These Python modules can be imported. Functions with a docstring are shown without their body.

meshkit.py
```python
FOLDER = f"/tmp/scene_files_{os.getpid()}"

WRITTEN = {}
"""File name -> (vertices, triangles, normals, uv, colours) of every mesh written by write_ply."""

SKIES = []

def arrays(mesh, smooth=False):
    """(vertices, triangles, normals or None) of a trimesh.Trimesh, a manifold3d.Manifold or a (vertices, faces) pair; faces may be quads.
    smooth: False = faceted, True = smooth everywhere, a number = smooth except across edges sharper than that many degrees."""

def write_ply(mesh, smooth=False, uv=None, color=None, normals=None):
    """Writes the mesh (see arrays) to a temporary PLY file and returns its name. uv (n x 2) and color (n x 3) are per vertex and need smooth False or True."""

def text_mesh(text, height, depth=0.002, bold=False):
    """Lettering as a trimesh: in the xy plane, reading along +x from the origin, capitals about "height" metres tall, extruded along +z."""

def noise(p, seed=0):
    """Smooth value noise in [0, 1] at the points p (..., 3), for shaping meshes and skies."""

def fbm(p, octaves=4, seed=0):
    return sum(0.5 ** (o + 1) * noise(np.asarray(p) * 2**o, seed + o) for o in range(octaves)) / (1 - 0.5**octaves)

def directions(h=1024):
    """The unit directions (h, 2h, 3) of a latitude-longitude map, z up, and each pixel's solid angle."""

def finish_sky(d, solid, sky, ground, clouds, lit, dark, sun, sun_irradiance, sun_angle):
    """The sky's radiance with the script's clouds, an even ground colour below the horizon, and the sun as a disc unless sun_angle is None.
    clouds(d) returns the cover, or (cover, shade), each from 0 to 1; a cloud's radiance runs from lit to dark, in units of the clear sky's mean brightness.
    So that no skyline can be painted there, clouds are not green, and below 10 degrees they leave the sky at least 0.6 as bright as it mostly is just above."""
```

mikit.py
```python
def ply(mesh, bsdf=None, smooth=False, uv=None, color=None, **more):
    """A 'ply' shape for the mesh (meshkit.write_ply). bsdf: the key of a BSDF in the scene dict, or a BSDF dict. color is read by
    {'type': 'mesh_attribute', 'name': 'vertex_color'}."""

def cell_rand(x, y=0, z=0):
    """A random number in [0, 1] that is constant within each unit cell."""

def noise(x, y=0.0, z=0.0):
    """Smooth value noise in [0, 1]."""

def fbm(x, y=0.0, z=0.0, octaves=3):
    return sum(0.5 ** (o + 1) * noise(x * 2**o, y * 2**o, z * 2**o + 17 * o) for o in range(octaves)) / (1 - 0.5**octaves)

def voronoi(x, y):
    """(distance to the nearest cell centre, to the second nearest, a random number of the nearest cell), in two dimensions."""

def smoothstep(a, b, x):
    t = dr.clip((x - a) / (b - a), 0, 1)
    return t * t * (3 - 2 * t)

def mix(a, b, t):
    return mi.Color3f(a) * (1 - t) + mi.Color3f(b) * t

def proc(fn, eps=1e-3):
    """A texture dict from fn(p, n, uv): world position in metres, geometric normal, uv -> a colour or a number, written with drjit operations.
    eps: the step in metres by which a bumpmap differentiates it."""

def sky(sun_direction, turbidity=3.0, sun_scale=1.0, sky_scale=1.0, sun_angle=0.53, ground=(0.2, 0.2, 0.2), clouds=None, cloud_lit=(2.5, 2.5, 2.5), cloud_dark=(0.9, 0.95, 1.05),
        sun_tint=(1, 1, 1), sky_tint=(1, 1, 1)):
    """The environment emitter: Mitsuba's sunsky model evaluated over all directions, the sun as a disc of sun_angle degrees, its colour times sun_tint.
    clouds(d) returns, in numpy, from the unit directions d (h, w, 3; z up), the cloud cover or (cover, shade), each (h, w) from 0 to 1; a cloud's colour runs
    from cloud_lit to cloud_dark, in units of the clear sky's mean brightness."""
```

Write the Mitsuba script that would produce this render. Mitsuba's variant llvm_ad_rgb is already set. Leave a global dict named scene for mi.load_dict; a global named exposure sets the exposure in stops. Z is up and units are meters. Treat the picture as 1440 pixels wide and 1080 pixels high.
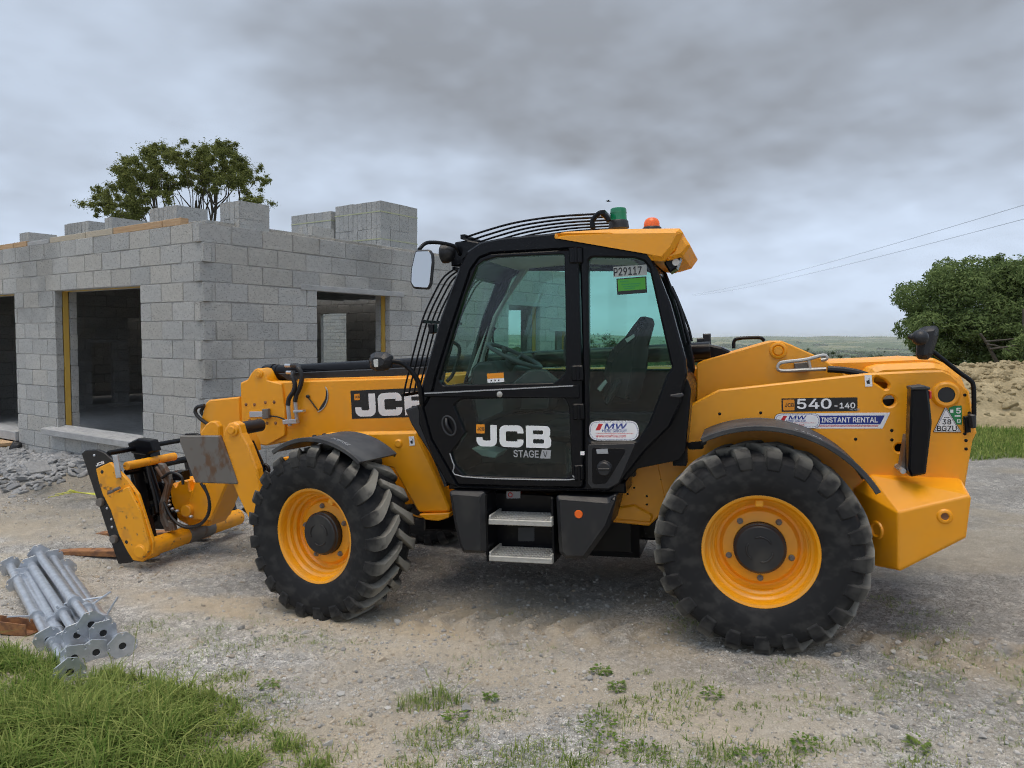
import math, random
import numpy as np, trimesh, mitsuba as mi, mikit, drjit as dr
import mapbox_earcut as earcut
from mikit import proc, noise, fbm, smoothstep, mix, voronoi
import meshkit
T = mi.ScalarTransform4f
scene, labels = {}, {}
rng = np.random.default_rng(7)
# ---------------------------------------------------------------- camera, sky, exposure
EYE = 1.767
PITCH, ROLL = math.radians(3.303), math.radians(0.331)
_fw = np.array([0, math.cos(PITCH), -math.sin(PITCH)]); _up = np.array([0, math.sin(PITCH), math.cos(PITCH)])
_up = math.cos(ROLL) * _up - math.sin(ROLL) * np.array([1.0, 0, 0])
scene['camera'] = {'type': 'perspective', 'fov': 2 * math.degrees(math.atan(720 / 1081)), 'fov_axis': 'x', 'near_clip': 0.05, 'far_clip': 30000.0,
                   'to_world': T().look_at(origin=[0, 0, EYE], target=[0, float(_fw[1]), EYE + float(_fw[2])], up=_up.tolist())}
exposure = 2.25

def clouds(d):
    """overcast: broad bands with darker bellies, streaked towards the horizon"""
    el = np.clip(d[..., 2], 0.02, 1)
    q = np.stack([d[..., 0] / (el + 0.27), d[..., 1] / (el + 0.27), el * 1.2], -1)
    big = meshkit.fbm(q * 0.50 + [3.1, 7.7, 0], 3, 5)
    mid = meshkit.fbm(q * 1.35 + [1.3, 2.2, 4], 5, 11)
    fine = meshkit.fbm(q * 4.2 + [8.3, 0.2, 9], 4, 23)
    az = np.arctan2(d[..., 0], d[..., 1])
    s = 0.40 + 0.75 * (big - 0.5) + 0.52 * (mid - 0.5) + 0.38 * (fine - 0.5) + 0.30 * (meshkit.fbm(q * 11.0 + [2.3, 5.2, 1], 3, 37) - 0.5)
    bank = az + (el - 0.22) * 0.9 + 0.55 * (mid - 0.5)                 # a darker bank of cloud filling the sky from the middle to the right
    e = lambda a, b, x: (lambda t: t * t * (3 - 2 * t))(np.clip((x - a) / (b - a), 0, 1))
    s = s - 0.08 + 0.47 * e(-0.36, 0.02, bank) * e(3.0, 2.0, az) * e(0.10, 0.27, el + 0.10 * (fine - 0.5))
    t = np.clip((el - 0.30) / 0.6, 0, 1); t = t * t * (3 - 2 * t)      # overcast brightens overhead; added mostly above the view to lighten the ground
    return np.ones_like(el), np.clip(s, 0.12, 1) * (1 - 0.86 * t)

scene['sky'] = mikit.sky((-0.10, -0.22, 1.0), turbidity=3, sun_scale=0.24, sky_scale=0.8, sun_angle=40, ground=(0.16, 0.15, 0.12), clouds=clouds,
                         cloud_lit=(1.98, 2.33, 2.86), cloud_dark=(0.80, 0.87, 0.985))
# ---------------------------------------------------------------- frames: U forward (picture left), V towards the camera's side, W up, on the machine
YAW, NOSE = math.radians(16.5), math.radians(2.2)
U = np.array([-math.cos(YAW) * math.cos(NOSE), math.sin(YAW) * math.cos(NOSE), -math.sin(NOSE)])
V = np.array([-math.sin(YAW), -math.cos(YAW), 0.0])
W = np.cross(U, V)
O = np.array([1.74909, 5.35578, -0.00545])
def mat(a, b, c, o):
    m = np.eye(4); m[:3, 0], m[:3, 1], m[:3, 2], m[:3, 3] = a, b, c, o
    return T(m.tolist())
MACH = mat(U, V, W, O)
TH = math.radians(34.74)
BC = np.array([-3.553, 8.847, 0.0])
BL = np.array([-math.cos(TH), math.sin(TH), 0]); BR = np.array([math.sin(TH), math.cos(TH), 0])
# building frame: x = s along the right-hand front, y = l along the left-hand front, z up  (left-handed axes are avoided by mirroring meshes in numpy)
def bw(s, l, z):
    return BC + s * BR + l * BL + np.array([0, 0, z])
# ---------------------------------------------------------------- mesh helpers
def join(ms):
    vs, fs, n = [], [], 0
    for v, f in ms:
        vs.append(np.asarray(v, float)); fs.append(np.asarray(f, int) + n); n += len(v)
    return np.vstack(vs), np.vstack(fs)
def vol(m):
    v, f = m
    return float(np.einsum('ij,ij->i', v[f[:, 0]], np.cross(v[f[:, 1]], v[f[:, 2]])).sum())
def outward(m):
    v, f = m
    c = v - v.mean(0)
    return (v, f[:, ::-1]) if vol((c, f)) < 0 else m
def ccw(p):
    p = np.asarray(p, float); x, y = p[:, 0], p[:, 1]
    return p if (x * np.roll(y, -1) - np.roll(x, -1) * y).sum() > 0 else p[::-1].copy()
def inset(p, d):
    e = np.roll(p, -1, 0) - p; e /= np.linalg.norm(e, axis=1, keepdims=True) + 1e-12
    n2 = np.stack([-e[:, 1], e[:, 0]], 1); n1 = np.roll(n2, 1, 0)
    k = 1 + (n1 * n2).sum(1, keepdims=True)
    return p + d * (n1 + n2) / np.maximum(k, 0.4)
def rnd(p, r, n=4):
    p = np.asarray(p, float); N = len(p); out = []
    rs = np.broadcast_to(np.asarray(r, float), (N,))
    for i in range(N):
        a, b, c = p[i - 1], p[i], p[(i + 1) % N]
        d1, d2 = a - b, c - b; l1, l2 = np.linalg.norm(d1), np.linalg.norm(d2); d1, d2 = d1 / l1, d2 / l2
        ang = math.acos(np.clip((d1 * d2).sum(), -1, 1))
        if rs[i] <= 0 or ang > 3.05: out.append(b); continue
        t = min(rs[i] / math.tan(ang / 2), 0.46 * l1, 0.46 * l2)
        for k in range(n + 1):
            s = k / n
            out.append((1 - s) ** 2 * (b + d1 * t) + 2 * s * (1 - s) * b + s * s * (b + d2 * t))
    return np.array(out)
def cap(rings):
    pts = np.vstack(rings); ends = np.cumsum([len(r) for r in rings]).astype(np.uint32)
    return pts, earcut.triangulate_float64(pts, ends).reshape(-1, 3)
def prism(poly, a, b, bev=0.006, holes=(), swap=None):
    """polygon in (x, z) extruded along y from a to b with a small chamfer; holes are polygons too"""
    rings = [ccw(poly)] + [ccw(h)[::-1].copy() for h in holes]
    bev = min(bev, 0.45 * abs(b - a)); lo, hi = min(a, b), max(a, b)
    lev = [(lo, bev), (lo + bev, 0), (hi - bev, 0), (hi, bev)] if bev > 0 else [(lo, 0), (hi, 0)]
    V_, F_, n = [], [], 0
    for r in rings:
        k = len(r)
        for y, d in lev:
            q = inset(r, d) if d else r
            V_.append(np.stack([q[:, 0], np.full(k, y), q[:, 1]], 1))
        i = np.arange(k); j = (i + 1) % k
        for L in range(len(lev) - 1):
            A, B = n + L * k, n + (L + 1) * k
            F_.append(np.stack([A + i, A + j, B + j], 1)); F_.append(np.stack([A + i, B + j, B + i], 1))
        n += k * len(lev)
    d = lev[0][1]
    pts, tri = cap([inset(r, d) if d else r for r in rings])
    V_.append(np.stack([pts[:, 0], np.full(len(pts), lo), pts[:, 1]], 1)); F_.append(tri + n); n += len(pts)
    V_.append(np.stack([pts[:, 0], np.full(len(pts), hi), pts[:, 1]], 1)); F_.append(tri[:, ::-1] + n)
    m = (np.vstack(V_), np.vstack(F_))
    return outward(m)
def box(lo, hi, bev=0.005):
    lo, hi = np.minimum(lo, hi), np.maximum(lo, hi)
    return prism([(lo[0], lo[2]), (hi[0], lo[2]), (hi[0], hi[2]), (lo[0], hi[2])], lo[1], hi[1], bev)
def rot(m, axis, deg, c=(0, 0, 0)):
    R = trimesh.transformations.rotation_matrix(math.radians(deg), axis, c)
    return m[0] @ R[:3, :3].T + R[:3, 3], m[1]
def move(m, d): return m[0] + np.asarray(d, float), m[1]
def frame(m, a, b, c, o):
    """maps local x, y, z onto the axes a, b, c from o"""
    v = m[0][:, :1] * a + m[0][:, 1:2] * b + m[0][:, 2:3] * c + np.asarray(o, float)
    return (v, m[1][:, ::-1]) if np.dot(np.cross(a, b), c) < 0 else (v, m[1])
def sm(pts, k=6):
    p = np.asarray(pts, float); q = np.vstack([2 * p[0] - p[1], p, 2 * p[-1] - p[-2]]); out = []
    for i in range(1, len(q) - 2):
        for t in np.arange(k) / k:
            a, b, c, d = q[i - 1:i + 3]
            out.append(0.5 * (2 * b + (c - a) * t + (2 * a - 5 * b + 4 * c - d) * t * t + (3 * b - a - 3 * c + d) * t ** 3))
    return np.vstack([out, p[-1]])
def tube(pts, r, n=10, closed=False):
    p = np.asarray(pts, float); K = len(p); r = np.broadcast_to(np.asarray(r, float), (K,))
    t = np.gradient(p, axis=0) if not closed else np.roll(p, -1, 0) - np.roll(p, 1, 0)
    t /= np.linalg.norm(t, axis=1, keepdims=True) + 1e-12
    x = np.cross(t[0], [0.31, 0.2, 0.93]); x /= np.linalg.norm(x); V_ = []
    a = np.arange(n) * 2 * math.pi / n
    for i in range(K):
        x = x - t[i] * (x @ t[i]); x /= np.linalg.norm(x); y = np.cross(t[i], x)
        V_.append(p[i] + r[i] * (np.cos(a)[:, None] * x + np.sin(a)[:, None] * y))
    F_ = []; j = np.arange(n); j2 = (j + 1) % n
    for i in range(K if closed else K - 1):
        A, B = i * n, ((i + 1) % K) * n
        F_ += [np.stack([A + j, A + j2, B + j2], 1), np.stack([A + j, B + j2, B + j], 1)]
    V_ = np.vstack(V_)
    if not closed:
        F_ += [np.stack([np.full(n, K * n), j2, j], 1), np.stack([np.full(n, K * n + 1), (K - 1) * n + j, (K - 1) * n + j2], 1)]
        V_ = np.vstack([V_, p[0], p[-1]])
    return V_, np.vstack(F_)
def lathe(prof, n=48, c=(0, 0, 0), closed=False):
    """profile (radius, y) revolved about the y axis through c"""
    pr = np.asarray(prof, float); K = len(pr); a = np.arange(n) * 2 * math.pi / n
    V_ = np.stack([pr[:, None, 0] * np.cos(a), np.broadcast_to(pr[:, None, 1], (K, n)), pr[:, None, 0] * np.sin(a)], -1).reshape(-1, 3)
    F_ = []; j = np.arange(n); j2 = (j + 1) % n
    for i in range(K if closed else K - 1):
        A, B = i * n, ((i + 1) % K) * n
        F_ += [np.stack([A + j, B + j2, A + j2], 1), np.stack([A + j, B + j, B + j2], 1)]
    return outward((V_ + np.asarray(c, float), np.vstack(F_)))
def cyl(a, b, r, n=14, bev=0.0):
    a, b = np.asarray(a, float), np.asarray(b, float)
    if bev: d = (b - a) / np.linalg.norm(b - a); return tube([a, a + d * 1e-4, a + d * bev, b - d * bev, b - d * 1e-4, b], [r - bev, r - bev, r, r, r - bev, r - bev], n)
    return tube([a, b], r, n)
def ico(c, r, sub=2):
    m = trimesh.creation.icosphere(subdivisions=sub, radius=1.0)
    return m.vertices * np.asarray(r, float) + np.asarray(c, float), np.array(m.faces)
def text(s, h, bold=True, depth=0.002, sx=1.0, slant=0.0):
    m = meshkit.text_mesh(s, h, depth, bold); v = np.array(m.vertices)
    v[:, 0] = v[:, 0] * sx + v[:, 1] * slant
    return v - [v[:, 0].min(), 0, 0], np.array(m.faces)
def onside(m, u, v, w, tilt=0.0):
    """artwork drawn in xy (reading along +x) laid on the machine's left side with its lower left corner at u, w"""
    x, y, z = m[0].T; c, s = math.cos(math.radians(tilt)), math.sin(math.radians(tilt))
    x, y = c * x - s * y, s * x + c * y
    return np.stack([u - x, v + z, w + y], 1), m[1]
def flat(poly, depth=0.002, holes=()):
    m = prism(poly, 0, depth, 0, holes)
    return outward((np.stack([m[0][:, 0], m[0][:, 2], m[0][:, 1]], 1), m[1]))
_used = {}
def key(k):
    if k not in _used: _used[k] = (); return k
    i = 1
    while f'{k}_{i:03d}' in _used: i += 1
    _used[f'{k}_{i:03d}'] = (); return f'{k}_{i:03d}'
def add(k, m, bsdf, smooth=35, to=None, uv=None, **more):
    k = key(k)
    scene[k] = mikit.ply(m, bsdf, smooth if uv is None else smooth is not False, uv=uv, **({'to_world': to} if to is not None else {}), **more)
    return k
def tag(k, label=None, cat=None, group=None, kind=None):
    labels[k] = {a: b for a, b in (('label', label), ('category', cat), ('group', group), ('kind', kind)) if b}
    return k
TH_ = 'telehandler'
def part(name, m, bsdf, smooth=35, label=None, to=None, uv=None):
    k = add(f'{TH_}__{name}', m, bsdf, smooth, MACH if to is None else to, uv)
    if label: tag(k, label)
    return k
# ---------------------------------------------------------------- materials
def mat_(k, **d): scene[k] = {'type': 'twosided', 'bsdf': d}
def rgb(*c): return {'type': 'rgb', 'value': list(c)}
def pr(k, c, rough=0.5, metal=0.0, spec=0.5, coat=0.0, **more):
    c = c if isinstance(c, dict) else rgb(*c)
    d = {'type': 'principled', 'base_color': c, 'roughness': rough, 'specular': spec, **more}
    if metal: d['metallic'] = metal
    if coat: d['clearcoat'] = coat; d['clearcoat_gloss'] = 0.9
    scene[k] = {'type': 'twosided', 'bsdf': d}
def f_yellow(p, n, uv):
    dirt = smoothstep(0.52, 0.8, fbm(p.x * 3, p.y * 3, p.z * 3, 3)) * smoothstep(1.1, 0.25, p.z)
    streak = smoothstep(0.60, 0.85, fbm(p.x * 14, p.y * 14, p.z * 2.5, 2)) * 0.16
    c = mix((0.84, 0.345, 0.003), (0.79, 0.31, 0.004), noise(p.x * 2, p.y * 2, p.z * 2))
    film = fbm(p.x * 5 + 9, p.y * 5, p.z * 3.2, 4)
    c = mix(c, (0.56, 0.33, 0.09), 0.10 * smoothstep(0.42, 0.75, film))
    return mix(mix(c, (0.40, 0.24, 0.09), dirt * 0.55), (0.55, 0.32, 0.08), streak)
pr('paint_yellow', proc(f_yellow), 0.34, coat=0.35)
def f_worn(p, n, uv):
    w = smoothstep(0.52, 0.66, fbm(p.x * 9, p.y * 9, p.z * 9, 4))
    w2 = smoothstep(0.70, 0.76, fbm(p.x * 30, p.y * 30, p.z * 22, 3))
    return mix(mix((0.80, 0.335, 0.006), (0.36, 0.17, 0.04), w * 0.35), (0.06, 0.045, 0.035), w2 * 0.7)
pr('paint_worn', proc(f_worn), 0.45, coat=0.15)
pr('paint_black', (0.0045, 0.005, 0.007), 0.24, spec=0.22)
def f_plastic(p, n, uv):
    d = fbm(p.x * 6, p.y * 6, p.z * 6, 4)
    return mix((0.030, 0.031, 0.034), (0.075, 0.074, 0.072), smoothstep(0.4, 0.8, d))
pr('plastic_grey', proc(f_plastic), 0.5)
def f_skirt(p, n, uv):
    d = smoothstep(0.42, 0.8, fbm(p.x * 7, p.y * 7, p.z * 4, 4)) * smoothstep(1.1, 0.3, p.z)
    return mix((0.014, 0.0145, 0.017), (0.075, 0.07, 0.06), d * 0.6)
pr('plastic_black', proc(f_skirt), 0.42)
def f_rubber(p, n, uv):
    d = fbm(p.x * 16, p.y * 16, p.z * 16, 4)
    side = mix((0.0105, 0.0108, 0.012), (0.031, 0.0305, 0.0295), smoothstep(0.42, 0.78, d))
    dust = smoothstep(0.25, 0.62, d + 0.18 * uv.x)
    return mix(side, (0.30, 0.285, 0.245), dust * uv.x * 0.85)
pr('rubber', proc(f_rubber), 0.72, spec=0.35)
pr('hose_rubber', (0.012, 0.012, 0.013), 0.45)
pr('seat_fabric', (0.016, 0.016, 0.018), 0.9)
pr('trim_grey', (0.36, 0.38, 0.36), 0.6)
pr('wheel_grey', (0.11, 0.115, 0.12), 0.5)
pr('dash_grey', (0.04, 0.043, 0.045), 0.6)
pr('decal_white', (0.78, 0.78, 0.78), 0.4)
pr('decal_grey', (0.33, 0.34, 0.35), 0.45)
pr('decal_black', (0.012, 0.012, 0.013), 0.35)
pr('decal_orange', (0.75, 0.27, 0.012), 0.4)
pr('decal_red', (0.52, 0.02, 0.025), 0.4)
pr('decal_blue', (0.012, 0.03, 0.22), 0.4)
pr('decal_green', (0.02, 0.22, 0.07), 0.45)
pr('decal_lime', (0.06, 0.30, 0.03), 0.5)
pr('galvanised', proc(lambda p, n, uv: mix((0.42, 0.45, 0.49), (0.66, 0.69, 0.73), fbm(p.x * 28, p.y * 28, p.z * 28, 3))), 0.36, metal=0.75)
pr('steel_bare', (0.50, 0.49, 0.46), 0.4, metal=0.6)
def f_step(p, n, uv):
    return mix((0.33, 0.32, 0.29), (0.55, 0.54, 0.50), fbm(p.x * 40, p.y * 40, p.z * 40, 3))
pr('step_alloy', proc(f_step), 0.5, metal=0.3)
def f_rust(p, n, uv):
    return mix((0.30, 0.135, 0.052), (0.16, 0.075, 0.038), smoothstep(0.35, 0.7, fbm(p.x * 22, p.y * 22, p.z * 22, 4)))
pr('rust', proc(f_rust), 0.75)
def f_pad(p, n, uv):
    r = smoothstep(0.50, 0.68, fbm(p.x * 13, p.y * 13, p.z * 7, 4))
    return mix((0.16, 0.145, 0.13), (0.13, 0.075, 0.045), r)
pr('steel_worn', proc(f_pad), 0.5, metal=0.25)
pr('mirror_glass', (0.55, 0.56, 0.57), 0.12, metal=1.0)
pr('lens_amber', (0.85, 0.14, 0.01), 0.18, coat=0.5)
pr('lens_green', (0.006, 0.20, 0.09), 0.15, coat=0.6)
pr('lens_clear', (0.55, 0.55, 0.52), 0.15, coat=0.5)
scene['cab_glass'] = {'type': 'thindielectric', 'int_ior': 1.5, 'specular_transmittance': rgb(0.70, 0.91, 0.85), 'specular_reflectance': rgb(0.5, 0.53, 0.56)}
def f_block(p, n, uv):
    big = fbm(p.x * 1.3, p.y * 1.3, p.z * 1.3, 3)
    g = fbm(p.x * 42, p.y * 42, p.z * 42, 3)
    pit = smoothstep(0.70, 0.78, noise(p.x * 75, p.y * 75, p.z * 75))
    c = mix((0.315, 0.322, 0.318), (0.435, 0.436, 0.42), 0.55 * uv.x + 0.45 * big)
    c = mix(c, (0.43, 0.40, 0.34), smoothstep(0.8, 1.0, uv.y) * 0.35)
    smear = smoothstep(0.56, 0.70, fbm(p.x * 2.6 + 4, p.y * 2.6, p.z * 5.5, 4))
    c = mix(c, (0.44, 0.43, 0.40), smear * 0.38)
    damp = smoothstep(0.58, 0.74, fbm(p.x * 0.9, p.y * 0.9, p.z * 0.7 + 3, 4))
    return c * (0.80 + 0.38 * g) * (1 - 0.35 * pit) * (1 - 0.22 * damp)
pr('concrete_block', proc(f_block), 0.93, spec=0.15)
pr('mortar', proc(lambda p, n, uv: mix((0.20, 0.20, 0.193), (0.33, 0.325, 0.31), fbm(p.x * 9, p.y * 9, p.z * 9, 4))), 0.95, spec=0.1)
def f_conc(p, n, uv):
    return mix((0.27, 0.275, 0.275), (0.42, 0.425, 0.425), fbm(p.x * 11, p.y * 11, p.z * 11, 4)) * (0.9 + 0.2 * noise(p.x * 70, p.y * 70, p.z * 70))
pr('concrete_cast', proc(f_conc), 0.88, spec=0.2)
pr('insulation', proc(lambda p, n, uv: mix((0.50, 0.31, 0.05), (0.60, 0.40, 0.09), fbm(p.x * 5, p.y * 5, p.z * 5, 3))), 0.8)
def f_wood(p, n, uv):
    g = fbm(p.x * 6, p.y * 6, p.z * 55, 3)
    return mix((0.36, 0.21, 0.105), (0.50, 0.36, 0.22), g)
pr('timber', proc(f_wood), 0.8)
pr('timber_pale', (0.42, 0.37, 0.29), 0.85)
pr('strap_band', (0.40, 0.42, 0.26), 0.4)
pr('twine_yellow', (0.62, 0.62, 0.10), 0.5)
pr('wire_dark', (0.16, 0.165, 0.17), 0.6)
pr('membrane', (0.012, 0.012, 0.013), 0.5)
def f_stone(p, n, uv):
    return mix((0.19, 0.195, 0.20), (0.38, 0.38, 0.375), 0.6 * uv.x + 0.4 * fbm(p.x * 14, p.y * 14, p.z * 14, 3)) * (0.85 + 0.3 * noise(p.x * 60, p.y * 60, p.z * 60))
pr('slate', proc(f_stone), 0.85, spec=0.25)
def f_pebble(p, n, uv):
    a = mix((0.19, 0.187, 0.178), (0.55, 0.53, 0.49), uv.x)
    return mix(a, (0.40, 0.315, 0.21), smoothstep(0.5, 1.0, uv.y) * 0.7)
pr('pebble', proc(f_pebble), 0.9, spec=0.2)
pr('boulder', proc(lambda p, n, uv: mix((0.26, 0.205, 0.115), (0.40, 0.335, 0.21), fbm(p.x * 5, p.y * 5, p.z * 5, 4)) * (0.8 + 0.4 * noise(p.x * 26, p.y * 26, p.z * 26))), 0.95, spec=0.1)
def f_leaf(c0, c1):
    return proc(lambda p, n, uv: mix(c0, c1, 0.75 * uv.x + 0.25 * noise(p.x, p.y, p.z)))
def leafy(k, c0, c1, trans=0.5):
    scene[k] = {'type': 'principledthin', 'base_color': f_leaf(c0, c1), 'roughness': 0.6, 'diff_trans': trans, 'spec_trans': 0.0, 'eta': 1.35}
leafy('leaf_ash', (0.095, 0.115, 0.034), (0.28, 0.30, 0.10), 0.7)
leafy('leaf_willow', (0.075, 0.12, 0.04), (0.25, 0.32, 0.125), 0.7)
leafy('grass_blade', (0.07, 0.165, 0.022), (0.42, 0.45, 0.15), 0.7)
leafy('far_leaf', (0.030, 0.055, 0.02), (0.065, 0.10, 0.035), 0.3)
pr('bark', proc(lambda p, n, uv: mix((0.05, 0.042, 0.033), (0.11, 0.095, 0.075), fbm(p.x * 9, p.y * 9, p.z * 3, 3))), 0.9)
# ---------------------------------------------------------------- terrain
NL = np.array([-math.sin(TH), -math.cos(TH)])          # outward from the left-hand front
UH = U[:2] / np.linalg.norm(U[:2]); VH = V[:2]
def sst(a, b, x):
    t = np.clip((x - a) / (b - a), 0, 1); return t * t * (3 - 2 * t)
def ground_z(x, y, detail=True):
    x, y = np.asarray(x, float), np.asarray(y, float)
    r = np.hypot(x, y)
    du, dv = (x - O[0]) * UH[0] + (y - O[1]) * UH[1], (x - O[0]) * VH[0] + (y - O[1]) * VH[1]
    z = -0.0384 * np.clip(du, -2.0, 5.2)
    z = z * (1 - sst(14, 26, r))
    # rubble banked against the left-hand front
    d = (x - BC[0]) * NL[0] + (y - BC[1]) * NL[1]; l = (x - BC[0]) * BL[0] + (y - BC[1]) * BL[1]
    z = z + 0.27 * sst(1.25, 0.0, np.abs(d)) * (0.35 + 0.65 * sst(1.6, 2.6, l)) * sst(-0.2, 1.0, l) * (0.75 + 0.5 * meshkit.noise(np.stack([x * 1.3, y * 1.3, x * 0], -1), 3))
    # verge rising to the right, beyond the gravel
    z = z + 0.05 * sst(10.8, 13.5, y - 0.05 * x) * sst(4.5, 7.0, x)
    # the hill's brow and the valley beyond, with hills on its far side
    fall = np.interp(r, [0, 34, 60, 150, 400, 1000, 2200, 3600, 5200, 7000, 9000], [0, 0, -1.1, -6.5, -20, -42, -62, -52, -14, 26, 40])
    p = np.stack([x / 900.0, y / 900.0, x * 0], -1)
    z = z + fall + (meshkit.fbm(p, 4, 9) - 0.5) * np.interp(r, [0, 150, 900, 5000, 9000], [0, 0, 16, 60, 90])
    if detail:
        near = sst(16, 9, r)
        q = np.stack([x, y, x * 0], -1)
        z = z + near * ((meshkit.fbm(q * 1.1, 3, 2) - 0.5) * 0.05 + (meshkit.fbm(q * 9, 3, 4) - 0.5) * 0.022 + (meshkit.noise(q * 38, 6) - 0.5) * 0.010)
        # tyre prints pressed along the line of the near wheels
        trk = sst(0.34, 0.12, np.abs(dv - 0.98)) * (sst(-0.25, -0.6, du) + sst(0.45, 0.8, du) * sst(2.6, 2.0, du)) * sst(-6, -4, du)
        ph = du + 0.55 * np.abs(dv - 0.98)
        z = z + trk * near * (0.021 * np.sin(ph * 2 * math.pi / 0.20) + 0.016 * (meshkit.fbm(q * 6, 3, 31) - 0.5))
    return z
def terrain(r0, r1, nr, az):
    rr = np.geomspace(r0, r1, nr); A, R = np.meshgrid(az, rr)
    x, y = R * np.sin(A), R * np.cos(A)
    v = np.stack([x, y, ground_z(x, y)], -1).reshape(-1, 3); k = len(az)
    i, j = np.meshgrid(np.arange(nr - 1), np.arange(k - 1), indexing='ij'); a = (i * k + j).ravel()
    return v, np.vstack([np.stack([a, a + k, a + k + 1], 1), np.stack([a, a + k + 1, a + 1], 1)])
view = np.radians(np.arange(-46, 46.01, 0.085))
rest = np.radians(np.arange(46, 314.01, 2.0))
G_ = join([terrain(1.5, 40, 640, view), terrain(1.5, 40, 120, rest), (np.vstack([[[0, 0, 0.05]], np.stack([1.5 * np.sin(np.linspace(0, 2 * math.pi, 181)), 1.5 * np.cos(np.linspace(0, 2 * math.pi, 181)), ground_z(1.5 * np.sin(np.linspace(0, 2 * math.pi, 181)), 1.5 * np.cos(np.linspace(0, 2 * math.pi, 181)))], 1)]), np.stack([np.zeros(180, int), np.arange(2, 182), np.arange(1, 181)], 1))])
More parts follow.
